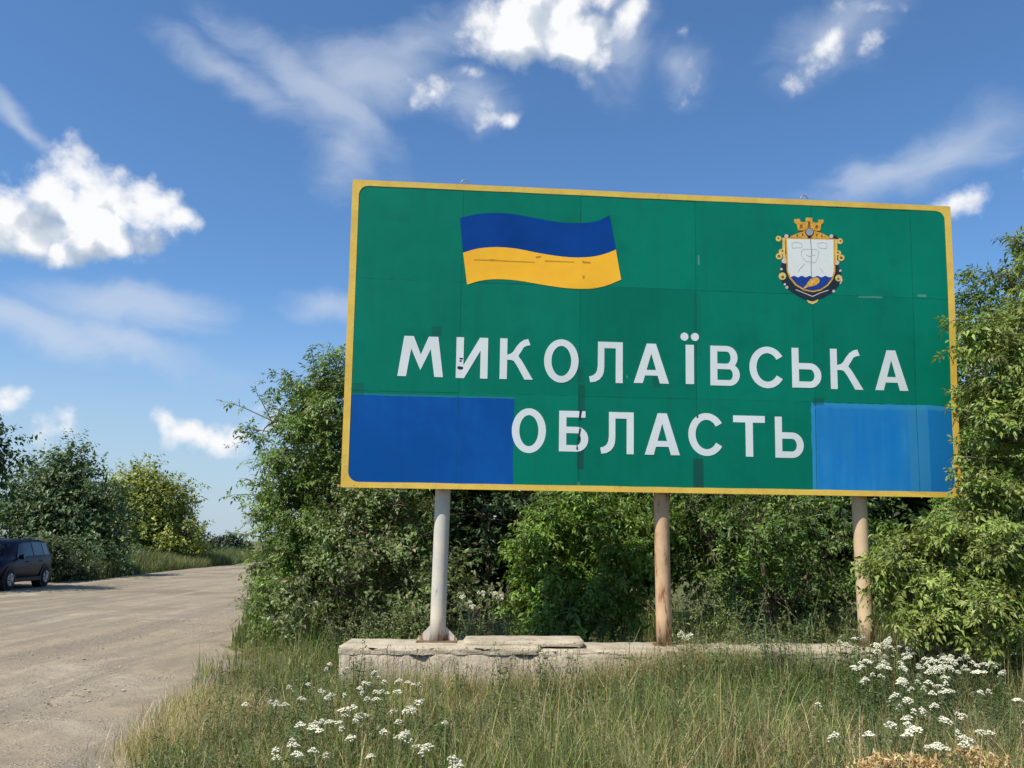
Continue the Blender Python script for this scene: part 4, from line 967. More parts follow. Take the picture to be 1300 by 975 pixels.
def verge(n_tuft, per, ylo, yhi, hmul, seed, straw_bias=0.0, segs=3, wd=.0055):
    """tufts: every tuft has its own height, hue and sprawl; blades lean out of its middle"""
    n = n_tuft
    y = ylo + (yhi - ylo) * RNG.random(n) ** 1.15
    x0 = road_right(y) - .15; x1 = np.minimum(0.72 * y + 1.2, 9.5); x = x0 + (x1 - x0) * RNG.random(n)
    ed = x - road_right(y)
    p = np.clip((ed + .30) / .55, .05, 1) * np.clip(.6 + .6 * vnoise(x, y, 2.2, 5), .10, 1)
    k_ = (RNG.random(n) < p); x, y, ed = x[k_], y[k_], ed[k_]; n = len(x)
    th = (.21 + .15 * np.clip(ed / 1.0, 0, 1) + .09 * vnoise(x, y, 1.3, seed)) * RNG.lognormal(0, .28, n) * hmul
    th *= np.where((y > 7.8) & (x < 1.1) & (x > xl - .3), .80, 1.0) * np.where((x > 1.1) & (y > 7.4), 1.15, 1.0) * np.where((x > 1.75) & (y > 7.9) & (x < 4.2), 1.15, 1.0) * np.where((x > .3) & (y < 7.4), .86, 1.0) * np.where((x < .2) & (y < 7.9) & (ed > .5), .82, 1.0)
    dry = .27 + .26 * vnoise(x, y, .9, 9) + .50 * np.exp(-((ed - .25) / .35) ** 2) * (vnoise(x, y, 1.1, 2) > -.1) + straw_bias + .30 * np.exp(-((x + 2.1) / .7) ** 2 - ((y - 8.3) / 1.0) ** 2) + .22 * np.exp(-((y - 5.2) / .6) ** 2) * (x > .5)
    dry = np.clip(dry + RNG.normal(0, .16, n), .04, .9); tone = RNG.lognormal(0, .22, n); hue = RNG.choice(len(GREENS), n)
    spr = RNG.uniform(.2, .75, n)
    i_ = np.repeat(np.arange(n), per); m_ = len(i_)
    a = RNG.uniform(0, 2 * math.pi, m_); rr_ = np.abs(RNG.normal(0, .045, m_))
    X = x[i_] + np.cos(a) * rr_; Yy = y[i_] + np.sin(a) * rr_; ok = ~in_slab(X, Yy)
    isd = RNG.random(m_) < dry[i_]
    g_ = np.array(GREENS)[np.where(RNG.random(m_) < .7, hue[i_], RNG.choice(len(GREENS), m_))] * RNG.lognormal(0, .16, (m_, 1))
    col = np.where(isd[:, None], pick(STRAW, m_, var=.2), g_) * np.clip(tone[i_], .6, 1.5)[:, None]
    H = th[i_] * RNG.uniform(.45, 1.2, m_); ln = np.abs(RNG.normal(spr[i_], .25)).clip(.03, 1.15)
    P = np.c_[X, Yy, gz(X, Yy) - .01]
    return P[ok], H[ok], ln[ok], (np.full(m_, wd) * RNG.uniform(.6, 1.5, m_))[ok], col[ok], (a + RNG.normal(0, .7, m_))[ok]
mb = MB()
blades(mb, *verge(7000, 18, 3.9, 9.2, 1.0, 1, wd=.0048), segs=3)
blades(mb, *verge(7500, 18, 3.9, 9.4, .60, 2, .12, wd=.005), segs=2)
blades(mb, *verge(1800, 18, 9.1, 14.5, 1.25, 3), segs=2)
def plinth_grass(n, px0, px1, hlo, hhi):
    x = at(px0, 840, 8.4).x + (at(px1, 840, 8.4).x - at(px0, 840, 8.4).x) * RNG.random(n); y = (x - SX0) * math.tan(SYAW) + SD - .42 - .45 * RNG.random(n)
    d_ = np.clip(.45 + .35 * vnoise(x, y, 2.0, 6), .1, .9); isd = RNG.random(n) < d_
    H = RNG.uniform(hlo, hhi, n) * np.clip(.85 + .3 * vnoise(x, y, 3.1, 12), .5, 1.25)
    return np.c_[x, y, gz(x, y) - .01], H, np.abs(RNG.normal(.3, .2, n)), RNG.uniform(.003, .007, n), np.where(isd[:, None], pick(STRAW, n), pick(GREENS, n))
blades(mb, *plinth_grass(2000, 425, 700, .24, .45), segs=3)
for a_, b_, c_, d_, e_ in ((1500, 640, 820, .26, .48), (1100, 740, 900, .30, .54), (1300, 800, 940, .32, .60), (1700, 870, 1010, .36, .66), (1500, 950, 1120, .36, .66), (700, 880, 1000, .5, .8)):
    blades(mb, *plinth_grass(a_, b_, c_, d_, e_), segs=3)
n_ = 5200; q_ = [on_ground(*p_, .12) for p_ in ((205, 935), (240, 900), (262, 885), (285, 905), (250, 935))]; qi = RNG.choice(5, n_)
x_ = np.array([q_[i_].x for i_ in qi]) + RNG.normal(0, .17, n_); y_ = np.array([q_[i_].y for i_ in qi]) + RNG.normal(0, .22, n_)
blades(mb, np.c_[x_, y_, gz(x_, y_) - .01], RNG.uniform(.12, .34, n_), np.abs(RNG.normal(.55, .3, n_)), RNG.uniform(.003, .006, n_), pick([(0.50, 0.41, 0.22), (0.58, 0.48, 0.27), (0.40, 0.33, 0.16), (0.22, 0.23, 0.08)], n_), segs=3)
tag(mb.build('grass', 'grass_blade'), 'tall green and straw coloured grass covering the verge before the sign', 'grass', kind='stuff')
# flowering grass stalks with brown seed heads
n = 1500; y = 5.0 + 4.0 * RNG.random(n); x = road_right(y) + .2 + (7.5 - road_right(y)) * RNG.random(n)
k_ = ~in_slab(x, y) & (vnoise(x, y, 1.0, 14) > -.45); x, y = x[k_], y[k_]; n = len(x)
P = np.c_[x, y, gz(x, y)]; H = RNG.uniform(.34, .58, n) * np.where((y > 8.0) & (x < 1.9), .88, 1); mb = MB()
stalk = pick([(0.30, 0.24, 0.13), (0.22, 0.20, 0.09)], n); ln = np.c_[RNG.normal(0, .12, n), RNG.normal(0, .12, n), np.ones(n)]
sd_ = unit(np.c_[RNG.normal(0, 1, n), RNG.normal(0, .4, n), np.zeros(n)]); tp_ = P + ln * H[:, None]
V = np.stack([P - sd_ * .0012, P + sd_ * .0012, tp_ + sd_ * .0008, tp_ - sd_ * .0008], 1)
mb.add(V.reshape(-1, 3), Q=(np.array([0, 1, 2, 3])[None] + (np.arange(n) * 4)[:, None]), col=np.repeat(stalk, 4, 0))
for q in range(7):
    f = .78 + .22 * q / 6; O = P + ln * (H * f)[:, None]; D = ln * 1.0 + RNG.normal(0, .45, (n, 3)) + np.array([0, 0, .4])
    l = RNG.uniform(.018, .036, n); leaflets(mb, O, D, RNG.normal(0, 1, (n, 3)), l, l * .28, pick([(0.26, 0.18, 0.12), (0.32, 0.25, 0.14), (0.17, 0.115, 0.09)], n))
tag(mb.build('seed_heads', 'grass_blade'), 'thin brown grass seed heads rising above the green verge', 'grass', kind='stuff')
# small broad leaved ground cover
n = 15000; y = 4.2 + 5 * RNG.random(n); x = road_right(y) + .05 + (7.8 - road_right(y)) * RNG.random(n); k_ = ~in_slab(x, y) & (vnoise(x, y, 1.6, 21) > .05); x, y = x[k_], y[k_]; n = len(x)
O = np.c_[x, y, gz(x, y) + RNG.uniform(.02, .22, n)]; D = rand_dir(n) + np.array([0, 0, .3]); l = RNG.uniform(.02, .05, n); mb = MB()
leaflets(mb, O, D, RNG.normal(0, .5, (n, 3)) + np.array([0, 0, 1.]), l, l * .5, pick([(0.075, 0.125, 0.04), (0.11, 0.155, 0.05), (0.14, 0.17, 0.09)], n))
tag(mb.build('ground_cover', 'grass_blade'), 'small leafy ground cover plants between the grass blades of the verge', 'ground cover', kind='stuff')
# small herbs: thin stems set with many little leaves
n = 4900; y = 4.3 + 4.9 * RNG.random(n); x = road_right(y) + .15 + (8.0 - road_right(y)) * RNG.random(n); k_ = ~in_slab(x, y) & (vnoise(x, y, 1.1, 33) > -.55); x, y = x[k_], y[k_]; n = len(x)
P = np.c_[x, y, gz(x, y)]; H = RNG.uniform(.16, .44, n) * np.where((y > 8.0) & (x < 1.1), .8, 1.1); ln = np.c_[RNG.normal(0, .2, n), RNG.normal(0, .2, n), np.ones(n)]
tone = pick([(0.085, 0.125, 0.050), (0.120, 0.155, 0.060), (0.150, 0.165, 0.085), (0.065, 0.105, 0.035), (0.26, 0.20, 0.11)], n, [.28, .26, .18, .2, .08]); mb = MB()
sd_ = unit(np.c_[RNG.normal(0, 1, n), RNG.normal(0, .4, n), np.zeros(n)]); tp_ = P + ln * H[:, None]
V = np.stack([P - sd_ * .0016, P + sd_ * .0016, tp_ + sd_ * .0008, tp_ - sd_ * .0008], 1)
mb.add(V.reshape(-1, 3), Q=(np.array([0, 1, 2, 3])[None] + (np.arange(n) * 4)[:, None]), col=np.repeat(tone * .9, 4, 0))
for q in range(15):
    f = .15 + .85 * (q + RNG.random(n)) / 15; a = RNG.uniform(0, 6.28, n); O = P + ln * (H * f)[:, None]
    D = np.c_[np.cos(a), np.sin(a), RNG.normal(.35, .4, n)]; l = RNG.uniform(.022, .055, n) * (1.25 - .6 * f)
    leaflets(mb, O, D, np.c_[RNG.normal(0, .4, (n, 2)), np.ones(n)], l, l * .36, tone * RNG.lognormal(0, .15, (n, 1)))
tag(mb.build('herbs', 'grass_blade'), 'small leafy herbs mixed into the verge grass', 'herbs', kind='stuff')
# far strip of tall grass beyond the road
n = 26000; y = 27 + 50 * RNG.random(n); x = road_left(y) - .15 - np.abs(RNG.normal(0, 1.6, n)); 
yy = 63 + 12 * RNG.random(12000); xx = -26 + 26 * RNG.random(12000); y3 = 13 + 32 * RNG.random(9000) ** 1.3; x3 = road_right(y3) + .05 + np.abs(RNG.normal(0, 1.3, 9000)); x = np.r_[x, xx, x3]; y = np.r_[y, yy, y3]; n = len(x)
H = RNG.uniform(.35, .95, n) * np.clip(.8 + .35 * vnoise(x, y, .5, 4), .3, 1.3); P = np.c_[x, y, gz(x, y) - .02]; mb = MB()
isd = RNG.random(n) < np.clip(.28 + .25 * vnoise(x, y, .35, 8), .05, .8)
blades(mb, P, H, np.abs(RNG.normal(.3, .2, n)), np.full(n, .03), np.where(isd[:, None], pick([(0.27, 0.25, 0.12), (0.22, 0.21, 0.10)], n), pick([(0.12, 0.155, 0.055), (0.09, 0.13, 0.045)], n)), segs=2)
tag(mb.build('grass', 'grass_blade'), 'strips of tall grass lining the dirt road beyond the sign', 'grass', kind='stuff')

# ------------------------------------------------------------------ yarrow
def yarrow_variant(k_, nf, rad, H, heads):
    root = thing('yarrow', 'x', 'flower', (0, 0, 0))
    rr = random.Random(100 + k_); g = np.random.default_rng(100 + k_)
    top = Vector((rr.uniform(-.06, .06), rr.uniform(-.06, .06), H)); st = MB()
    st.tube([(0, 0, -.02), tuple(top * .5 + Vector((rr.uniform(-.02, .02), 0, 0))), tuple(top)], [.0032, .0028, .0022], 4, cap=False)
    fls = []
    for h_ in range(heads):
        fl = MB(); fls.append(fl)
        off = Vector((0, 0, 0)) if h_ == 0 else Vector((rr.uniform(-1, 1), rr.uniform(-1, 1), 0)).normalized() * rad * rr.uniform(1.3, 1.8) + Vector((0, 0, rr.uniform(-.05, .0)))
        c = top + off; r_h = rad * (1 if h_ == 0 else rr.uniform(.5, .8))
        st.tube([tuple(top * .82), tuple(c - Vector((0, 0, .012)))], [.002, .0016], 3, cap=False)
        m_ = max(7, int(nf * (r_h / rad) ** 2))
        for q in range(m_):
            ra = r_h * math.sqrt((q + .5) / m_); th = q * 2.399963; fx, fy = ra * math.cos(th), ra * math.sin(th)
            fz = .016 * (1 - (ra / r_h) ** 2) + rr.uniform(-.005, .005); s_ = .0085 * rr.uniform(.7, 1.2)
            ctr = np.array(c) + np.array([fx, fy, fz])
            ring = [(ctr + np.array([s_ * math.cos(2*math.pi*e/6 + th), s_ * math.sin(2*math.pi*e/6 + th), rr.uniform(-.0025, .001)])) for e in range(6)]
            V = [ctr + np.array([0, 0, .004])] + ring + [ctr - np.array([0, 0, .008])]
            tn = rr.uniform(.72, 1.0) * (.88 if k_ in (1, 3) else 1); cw_ = np.tile(np.array([.80, .79, .68]) * tn, (8, 1)); cw_[0] = (.72, .68, .45); cw_[7] = (.35, .40, .22)
            fl.add(V, [(0, 1 + e, 1 + (e + 1) % 6) for e in range(6)] + [(7, 1 + (e + 1) % 6, 1 + e) for e in range(6)], col=cw_)
    lf = MB(); n_ = 26; f = g.uniform(.05, .8, n_); O = np.array(top)[None] * f[:, None]
    a = g.uniform(0, 6.28, n_); D = np.c_[np.cos(a), np.sin(a), g.uniform(.2, .9, n_)]; l = g.uniform(.04, .085, n_)
    leaflets(lf, O, D, np.tile([0, 0, 1.], (n_, 1)), l, l * .16, pick([(0.10, 0.14, 0.06), (0.13, 0.165, 0.075)], n_))
    st.build('stem', 'stem', root, local=True); lf.build('leaves', 'grass_blade', root, local=True)
    for fl in fls: fl.build('flower_head', 'petal', root, local=True)
    return root
VARS = [yarrow_variant(0, 24, .034, .40, 1), yarrow_variant(1, 18, .027, .36, 2), yarrow_variant(2, 28, .040, .46, 2), yarrow_variant(3, 12, .020, .34, 1), yarrow_variant(4, 24, .034, .52, 3)]
LOOK = ('single headed white yarrow', 'twin headed white yarrow', 'large twin headed white yarrow', 'small single headed white yarrow', 'three headed white yarrow')
used = set()
rv = random.Random(77)
def put_yarrow(px, py, Y, label, group, v=None):
    v = rv.randrange(len(VARS)) if v is None else v
    if Y is None:                         # distance at which a flower of its own height reaches this line of sight
        hh = rv.uniform(.36, .45) if px < 620 else rv.uniform(.40, .50); lo, hi = 3.0, 9.2 if px < 430 or px > 1130 else 8.45
        for _ in range(24):
            Y = (lo + hi) / 2; q_ = at(px, py, Y)
            if q_.z - float(gz(q_.x, q_.y)) > hh: lo = Y
            else: hi = Y
    p = at(px, py, Y)
    src = VARS[v]
    if v in used: o = copy_tree(src)
    else: o = src; used.add(v)
    z0 = float(gz(p.x, p.y)); H = (.40, .36, .46, .34, .52)[v]
    s = max(.62, min(1.7, (p.z - z0) / H))
    sh = rv.uniform(.65, 1.0) if px < 620 else rv.uniform(.7, 1.1)
    o.location = (p.x, p.y, z0); o.rotation_euler = (rv.uniform(-.2, .2), rv.uniform(-.2, .2), rv.uniform(0, 6.28)); o.scale = (sh, sh, s)
    tag(o, LOOK[v] + ' ' + label, 'flower', group)
LEFT_L, LEFT_G = '', 'yarrow before the concrete foundation'
def yline(py): return float(np.interp(py, [815, 840, 870, 900, 930, 960, 990], [9.0, 8.4, 7.4, 6.7, 6.2, 5.8, 5.4]))
left_pts = [(362, 892), (378, 888), (395, 885), (412, 880), (420, 888), (432, 884), (440, 877), (405, 874), (357, 897), (342, 894), (328, 893), (316, 895), (430, 850), (420, 846), (415, 842), (413, 851), (452, 868), (462, 872), (470, 868), (478, 862), (486, 872), (492, 868), (500, 866), (512, 866), (518, 870), (476, 880), (484, 890), (455, 882), (448, 889), (461, 898), (437, 911), (445, 908), (460, 909), (468, 914), (427, 917), (415, 918), (405, 920), (396, 921), (389, 922), (432, 926), (455, 932), (476, 925), (519, 916), (524, 932), (534, 932), (544, 890), (540, 892), (507, 900), (510, 905), (502, 898), (488, 876), (369, 940), (374, 948), (358, 958), (380, 961), (395, 963), (356, 964), (400, 958), (485, 963), (560, 966), (575, 970), (590, 968), (540, 950), (545, 957), (565, 974), (378, 870), (372, 872), (525, 905), (555, 920), (502, 936), (510, 944), (470, 890), (480, 856), (498, 880), (452, 912)]
for px, py in left_pts: put_yarrow(px + rv.uniform(-2, 2), py, None, 'at the road side of the verge' if px < 445 and py < 935 else 'at the foot of the concrete foundation' if py < 900 else 'at the front of the verge', LEFT_G, rv.choice((0, 0, 1, 3, 3, 2)))
RIGHT_G = 'yarrow below the right hand box elder'
right_pts = [(1160, 800), (1165, 795), (1142, 812), (1150, 815), (1135, 817), (1158, 818), (1170, 822), (1176, 826), (1182, 820), (1188, 825), (1195, 822), (1202, 826), (1210, 824), (1218, 828), (1205, 818), (1150, 824), (1140, 830), (1128, 833), (1120, 836), (1112, 842), (1110, 848), (1125, 842), (1132, 848), (1145, 826), (1155, 832), (1165, 830), (1185, 834), (1196, 838), (1205, 842), (1212, 832), (1220, 834), (1228, 838), (1200, 852), (1192, 848), (1206, 850), (1195, 858), (1212, 852), (1235, 846), (1245, 844), (1238, 852), (1256, 852), (1268, 844), (1275, 846), (1282, 830), (1286, 822), (1220, 802), (1228, 806), (1235, 818), (1240, 826), (1272, 805), (1168, 860), (1174, 866), (1183, 868), (1148, 868), (1155, 872), (1165, 876), (1150, 880), (1152, 886), (1190, 872), (1200, 878), (1195, 882), (1218, 880), (1222, 876), (1204, 870), (1172, 894), (1178, 900), (1180, 896), (1154, 900), (1190, 904), (1198, 905), (1138, 912), (1160, 914), (1168, 914), (1175, 910), (1140, 920), (1152, 922), (1188, 925), (1200, 934), (1230, 926), (1234, 934), (1228, 938), (1115, 935), (1160, 940), (1178, 938), (1155, 946), (1200, 945), (1032, 897), (1072, 938), (1290, 910), (1296, 886), (1260, 873), (1126, 860), (1106, 865), (1104, 858), (1090, 838), (1085, 845), (1070, 815), (1062, 818)]
right_pts += [(rv.uniform(1108, 1240), rv.gauss(832, 12)) for _ in range(34)]
right_pts += [(px + rv.uniform(-16, 16), py + rv.uniform(-5, 6)) for px, py in right_pts if py < 862 and 1105 < px < 1262 and rv.random() < .6]
for px, py in right_pts: put_yarrow(px + rv.uniform(-2, 2), py, None, 'close under the sunlit box elder' if py < 848 else 'just behind the withered plants' if py > 888 else 'in the thick of the flower patch beside the tan post', RIGHT_G, rv.choice((0, 0, 1, 1, 2, 3, 4)))
for px, py, Y in ((862, 787, 8.75), (870, 785, 8.7), (857, 794, 8.75), (866, 796, 8.7), (875, 789, 8.7)): put_yarrow(px, py, Y, 'growing at the foot of the rusty middle post', 'yarrow at the rusty post', rv.choice((1, 3)))
for px, py in ((598, 728), (590, 765), (606, 770), (575, 757), (620, 740), (645, 757)): put_yarrow(px, py, 10.6, 'standing in the weeds behind the concrete foundation', 'yarrow behind the concrete foundation', 4)

# ------------------------------------------------------------------ tall weeds behind and beside the foundation
def weed_variant(k_, H, nl, leaf, cols, spread_, flower=None):
    root = thing('tall_weed', 'x', 'plant'); g = np.random.default_rng(200 + k_); st = MB(); lf = MB()
    for s_ in range(4 if spread_ else 1):
        d = Vector((g.normal(0, .18), g.normal(0, .18), 1)); h_ = H * g.uniform(.6, 1.0)
        st.tube([(0, 0, -.03), tuple(d * h_ * .5), tuple(d * h_)], [.006, .0045, .002], 5, cap=False)
        f = g.uniform(.1, 1.0, nl); O = np.array(d)[None] * (h_ * f)[:, None]; a = g.uniform(0, 6.28, nl)
        br = spread_ * (1.05 - f)
        O = O + np.c_[np.cos(a), np.sin(a), np.full(nl, .3)] * (br * g.uniform(.1, 1, nl))[:, None]
        D = np.c_[np.cos(a), np.sin(a), g.normal(.1, .45, nl)]; l = leaf * g.uniform(.6, 1.3, nl) * (1.25 - .6 * f)
        leaflets(lf, O, D, g.normal(0, .4, (nl, 3)) + np.array([0, 0, 1.]), l, l * .42, pick(cols, nl))
        for b_ in range(7):
            i_ = int(g.integers(nl)); st.tube([tuple(np.array(d) * h_ * f[i_]), tuple(O[i_])], [.003, .0015], 3, cap=False)
    st.build('stem', 'stem', root, local=True); lf.build('leaves', 'leaf', root, local=True)
    if flower:
        fl = MB(); n_ = 10; O = np.c_[g.normal(0, .12, n_), g.normal(0, .12, n_), H * g.uniform(.8, 1.02, n_)]
        for o_ in O:
            a = g.uniform(0, 6.28, 8); D = np.c_[np.cos(a), np.sin(a), np.full(8, .7)]
            leaflets(fl, np.tile(o_, (8, 1)), D, np.tile([0, 0, 1.], (8, 1)), np.full(8, .02), np.full(8, .011), np.tile(flower, (8, 1)))
        fl.build('blossoms', 'petal', root, local=True)
    return root
WV = [weed_variant(0, .75, 64, .05, [(0.17, 0.21, 0.07), (0.22, 0.24, 0.10)], .18), weed_variant(1, .95, 50, .045, [(0.14, 0.18, 0.07), (0.25, 0.25, 0.12)], .14), weed_variant(2, .62, 90, .035, [(0.10, 0.13, 0.075), (0.14, 0.165, 0.10)], .18),
      weed_variant(3, .8, 50, .06, [(0.085, 0.14, 0.045), (0.12, 0.17, 0.055)], .14), weed_variant(4, .7, 70, .035, [(0.12, 0.14, 0.085), (0.16, 0.16, 0.10)], .16, (.62, .10, .13))]
wu = set(); WLOOK = ('bushy', 'slender', 'fine leaved', 'broad leaved', 'red flowering')
def put_weed(px, Y, v, s, label, group):
    p = at(px, 800 if Y > 8.25 else 860, Y); src = WV[v]
    if v in wu: o = copy_tree(src)
    else: o = src; wu.add(v)
    o.location = (p.x, p.y, float(gz(p.x, p.y))); o.rotation_euler = (rv.uniform(-.1, .1), rv.uniform(-.1, .1), rv.uniform(0, 6.28)); o.scale = (s, s, s)
    tag(o, WLOOK[v] + ' ' + label, 'plant', group)
for px in (452, 470, 492, 512, 530, 440, 505, 425, 478): put_weed(px, rv.uniform(9.8, 10.9), rv.choice((0, 1, 2)), rv.uniform(.8, 1.2), 'tall weed in the thicket left of the grey sign post', 'weeds left of the grey post')
for px, v in ((582, 2), (596, 4), (610, 2), (622, 4), (636, 2), (604, 1), (650, 2), (590, 2), (628, 2)): put_weed(px, rv.uniform(9.9, 10.7), v, rv.uniform(1.0, 1.45), 'grey green weed just right of the grey sign post', 'weeds right of the grey post')
for px in (680, 700, 725, 748, 770, 795, 815, 668, 760): put_weed(px, rv.uniform(9.9, 10.5), rv.choice((2, 3, 3, 0)), rv.uniform(.75, 1.05), 'leafy weed in front of the bright box elder bush', 'weeds before the bright bush')
for px in (862, 875, 888, 900, 915, 930, 945, 960, 972, 985, 1000, 1018, 1035, 1050, 1066, 882, 908, 938, 990, 868, 895, 921, 951, 966, 1010, 1028, 1058, 1075): put_weed(px, rv.uniform(9.55, 9.95), rv.choice((0, 0, 1, 3, 2)), rv.uniform(.95, 1.5), 'branching weed between the rusty and the tan sign posts', 'weeds between the rusty and tan posts')
for px in (978, 992, 1006): put_weed(px, 8.55, 2, rv.uniform(1.2, 1.5), 'dark weed standing before the foundation\'s right half', 'bushy weeds before the foundation')
for px in (872, 890, 905, 924, 940, 958, 1020, 1040, 1060, 1082, 1098): put_weed(px, rv.uniform(8.3, 8.6), rv.choice((0, 3, 2)), rv.uniform(.85, 1.1), 'low green weed hiding the foundation right of the rusty post', 'low weeds before the foundation')
for px in (470, 600, 655, 700, 752, 790, 825): put_weed(px, rv.uniform(8.3, 8.55), rv.choice((1, 1, 2)), rv.uniform(.38, .55), 'thin weed against the light concrete left of the rusty post', 'thin weeds against the concrete')
for px in (1130, 1150, 1175, 1205, 1235, 1265, 1290): put_weed(px, rv.uniform(8.4, 9.0), rv.choice((2, 3)), rv.uniform(.6, .8), 'low weed among the yarrow under the right hand box elder', 'weeds under the right hand box elder')

for i_ in range(46):
    Yw = rv.uniform(5.2, 8.2); pxw = rv.uniform(330, 1290)
    put_weed(pxw, Yw, rv.choice((0, 0, 2, 3, 3)), rv.uniform(.52, .80), 'weed standing in the open verge grass ' + ('before the grey post' if pxw < 650 else 'before the rusty post' if pxw < 950 else 'near the withered plants'), 'weeds in the verge grass')
for pxw in (585, 640, 690, 730, 765, 800, 835, 860, 915, 950, 1030, 1070): put_weed(pxw, rv.uniform(8.1, 8.45), rv.choice((1, 0, 3)), rv.uniform(.62, .86), 'pale stalky weed rising in front of the foundation face', 'stalky weeds in front of the foundation')

# ------------------------------------------------------------------ dried plants at the right front
def dried_plant(px, py, Y, s, label, seed):
    p = at(px, py, Y); z0 = float(gz(p.x, p.y)); H = max(.15, p.z - z0); g = np.random.default_rng(seed)
    root = thing('dried_plant', label, 'plant', (p.x, p.y, z0)); st = MB(); lf = MB()
    for q in range(7):
        d = np.array([g.normal(0, .22), g.normal(0, .22), 1]); st.tube([(0, 0, -.02), tuple(d * H * .5), tuple(d * H * g.uniform(.75, 1.05))], [.004, .003, .0015], 4, cap=False, col=(.4, .3, .15))
    n_ = int(190 * s); O = np.c_[g.normal(0, .045 * s, n_), g.normal(0, .045 * s, n_), H * (1 - np.abs(g.normal(0, .17, n_)))]
    D = unit(g.normal(0, 1, (n_, 3)) + np.array([0, 0, .1])); l = g.uniform(.018, .045, n_)
    leaflets(lf, O, D, g.normal(0, 1, (n_, 3)), l, l * .45, pick([(0.58, 0.41, 0.20), (0.66, 0.51, 0.29), (0.42, 0.28, 0.13)], n_), fold=.6, droop=.5)
    st.build('stem', 'grass_blade', root, local=True); lf.build('withered_leaves', 'grass_blade', root, local=True)
for i_, (px, py, Y, s) in enumerate(((1122, 958, 4.85, 1.2), (1164, 962, 4.8, 1.0), (1186, 968, 4.75, 1.0), (1227, 948, 4.95, .8), (1252, 958, 4.85, 1.2), (1100, 970, 4.75, 1.0))):
    dried_plant(px, py, Y, s, ('orange brown withered plant with a wide tuft at the verge front', 'small withered plant beside the wide orange brown tuft', 'lowest withered plant in the row of dry tufts', 'slim withered plant right under a tall yarrow cluster', 'bushy withered plant with tangled pale stems', 'straw coloured withered plant at the left end of the dry tufts')[i_], 300 + i_)

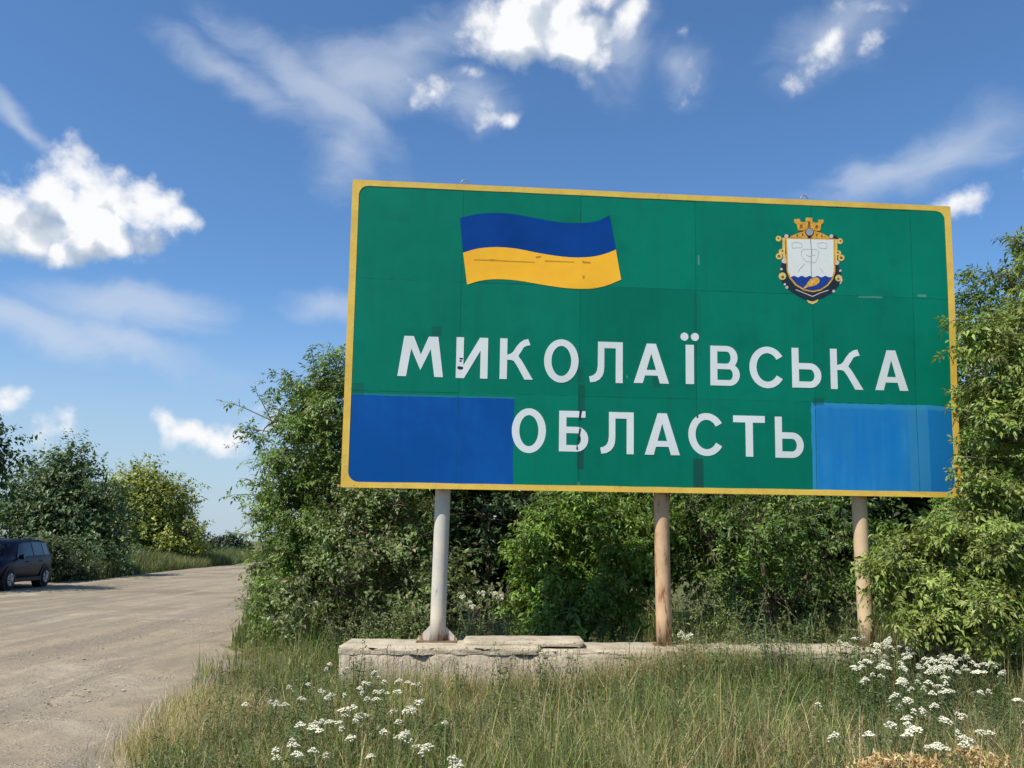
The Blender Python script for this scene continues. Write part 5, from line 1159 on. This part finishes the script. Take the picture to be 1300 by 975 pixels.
# ------------------------------------------------------------------ parked car
def build_car():
    rear = on_ground(54, 743.5); 
    root = thing('parked_car', 'dark blue hatchback car parked at the far road edge under trees', 'car', (-15.82, 27.0, float(gz(-15.82, 27.0)) + .03), R(-90) + R(7))
    # sections along the car (x forward): x, half width, sill z, belt z, top z, half width at top
    S = [(-2.02, .60, .50, .78, .90, .52), (-1.98, .74, .36, .90, 1.16, .58), (-1.88, .80, .30, .94, 1.34, .60), (-1.62, .83, .27, .95, 1.44, .61), (-1.2, .85, .25, .95, 1.48, .62), (-.5, .86, .24, .93, 1.50, .63), (.2, .86, .24, .91, 1.47, .62), (.55, .86, .24, .90, 1.38, .61), (.95, .86, .24, .90, 1.14, .64), (1.2, .85, .25, .90, .985, .70), (1.5, .84, .26, .84, .90, .70), (1.85, .80, .30, .72, .80, .66), (2.02, .70, .36, .60, .68, .55), (2.08, .55, .42, .52, .58, .45)]
    mb = MB(); V = []; ns = 0
    for (x, w, zs, zb_, zt, wt) in S:
        half = [(0, zs - .04), (w * .85, zs - .02), (w * .97, zs + .06), (w, zs + (zb_ - zs) * .45), (w * 1.0, zs + (zb_ - zs) * .75), (w * .97, zb_), (w * .95, zb_ + (zt - zb_) * .06), (wt + (w*.95 - wt) * .12, zb_ + (zt - zb_) * .88), (wt * .93, zt - (zt - zb_) * .02), (wt * .5, zt + .015), (0, zt + .02)]
        sec = half + [(-a, b_) for a, b_ in half[-2:0:-1]]
        ns = len(sec); V += [(x, a, b_) for a, b_ in sec]
    Qs = []
    for i_ in range(len(S) - 1):
        for k_ in range(ns): Qs.append((i_ * ns + k_, i_ * ns + (k_ + 1) % ns, (i_ + 1) * ns + (k_ + 1) % ns, (i_ + 1) * ns + k_))
    mb.add(V, Q=Qs); n0 = len(V)
    mb.add([V[k_] for k_ in range(ns)] + [(S[0][0] - .02, 0, .7)], [(k_, ns, (k_ + 1) % ns) for k_ in range(ns)])
    e0 = (len(S) - 1) * ns; mb.add([V[e0 + k_] for k_ in range(ns)] + [(S[-1][0] + .02, 0, .5)], [(ns, k_, (k_ + 1) % ns) for k_ in range(ns)])
    body = mb.build('body', 'car_paint', root, True, local=True)
    def interp(x, j): return float(np.interp(x, [s[0] for s in S], [s[j] for s in S]))
    def side_pt(x, f, sgn, off=.008):
        w, zb_, zt, wt = interp(x, 1), interp(x, 3), interp(x, 4), interp(x, 5)
        a = w * .95 + (wt + (w*.95 - wt) * .12 - w * .95) * f; return (x, sgn * (a + off), zb_ + (zt - zb_) * (.06 + .82 * f))
    for sgn in (-1, 1):
        for (x0, x1, x0t, x1t) in ((-1.72, -1.22, -1.62, -1.22), (-1.16, -.42, -1.16, -.42), (-.36, .82, -.36, .42)):
            mb = MB(); Vw = []; m_ = 6
            for q in range(m_ + 1):
                f = q / m_
                Vw += [side_pt(x0 + (x1 - x0) * f, .06, sgn), side_pt(x0 + (x1 - x0) * f * 1.0 + ((x0t - x0) * (1 - f) + (x1t - x1) * f) * .5, .5, sgn), side_pt(x0t + (x1t - x0t) * f, .94, sgn)]
            Qw = []
            for q in range(m_):
                for e in range(2): Qw.append((q * 3 + e, q * 3 + e + 1, q * 3 + 4 + e, q * 3 + 3 + e))
            mb.add(Vw, Q=Qw); mb.build('window', 'car_glass', root, local=True)
        for x in (-.9, .1):
            mb = MB(); w = interp(x, 1); mb.box((x - .1, sgn * (w + .0) - .012, .80), (x + .1, sgn * (w + .0) + .022, .83)); mb.build('door_handle', 'black_plastic', root, local=True)
        mb = MB(); mb.tube([(.72, sgn * .84, .95), (.70, sgn * .98, .98)], [.05, .09], 8); mb.build('wing_mirror', 'car_paint', root, local=True)
        mb = MB(); mb.tube([(-1.55, sgn * .60, 1.475), (-1.45, sgn * .61, 1.53), (.05, sgn * .63, 1.54), (.2, sgn * .62, 1.48)], .016, 6); mb.build('roof_rail', 'rim_metal', root, local=True)
        mb = MB(); mb.box((-2.01, sgn * .56 - .09, .78), (-1.88, sgn * .56 + .17, 1.02)); mb.build('tail_lamp', 'lamp_red', root, local=True)
        mb = MB(); mb.box((1.84, sgn * .58 - .16, .60), (2.02, sgn * .58 + .12, .74)); mb.build('headlamp', 'lamp_clear', root, local=True)
        mb = MB(); mb.box((-1.0, sgn * .845 - .03, .22), (.95, sgn * .845 + .03, .34)); mb.build('sill', 'black_plastic', root, local=True)
        for x in (-1.28, 1.27):
            mb = MB(); mb.tube([(x, sgn * .60, .33), (x, sgn * .872, .33)], .385, 28); mb.build('wheel_arch', 'black_plastic', root, local=True)
            tb_ = MB(); tb_.tube([(x, sgn * .66, .315), (x, sgn * .68, .315), (x, sgn * .875, .315), (x, sgn * .892, .315)], [.28, .315, .315, .28], 28)
            tyre = tb_.build('wheel', 'rubber', root, True, local=True)
            rb_ = MB(); rb_.tube([(x, sgn * .86, .315), (x, sgn * .899, .315)], [.205, .19], 20)
            for q in range(5):
                th = q * 2 * math.pi / 5; rb_.tube([(x, sgn * .90, .315), (x + .19 * math.cos(th), sgn * .902, .315 + .19 * math.sin(th))], [.035, .024], 6)
            rb_.build('rim', 'rim_metal', tyre, local=True)
    # rear window and windscreen
    def top_pt(x, yf, drop=0.0):
        zt, wt = interp(x, 4), interp(x, 5); return (x, yf * wt * .86, zt + .022 - drop)
    for (xa, xb, dx) in ((-1.985, -1.80, -.014), (.62, 1.16, .012)):
        mb = MB(); Vw = []
        for q in range(5):
            x = xa + (xb - xa) * q / 4
            for yf in (-1, -.5, 0, .5, 1): 
                p = top_pt(x, yf); Vw.append((p[0] + dx, p[1], p[2] + .004 - .03 * abs(yf) ** 2))
        mb.add(Vw, Q=[(q * 5 + e, q * 5 + e + 1, q * 5 + 6 + e, q * 5 + 5 + e) for q in range(4) for e in range(4)]); mb.build('windscreen' if xa > 0 else 'rear_window', 'car_glass', root, local=True)
    mb = MB(); mb.box((-2.06, -.70, .34), (-1.9, .70, .52)); mb.build('rear_bumper', 'car_paint', root, local=True)
    mb = MB(); mb.box((-2.062, -.26, .60), (-2.0, .26, .71)); mb.build('number_plate', 'white_film', root, local=True)
    mb = MB(); mb.box((1.95, -.62, .30), (2.11, .62, .50)); mb.build('front_bumper', 'car_paint', root, local=True)
build_car()
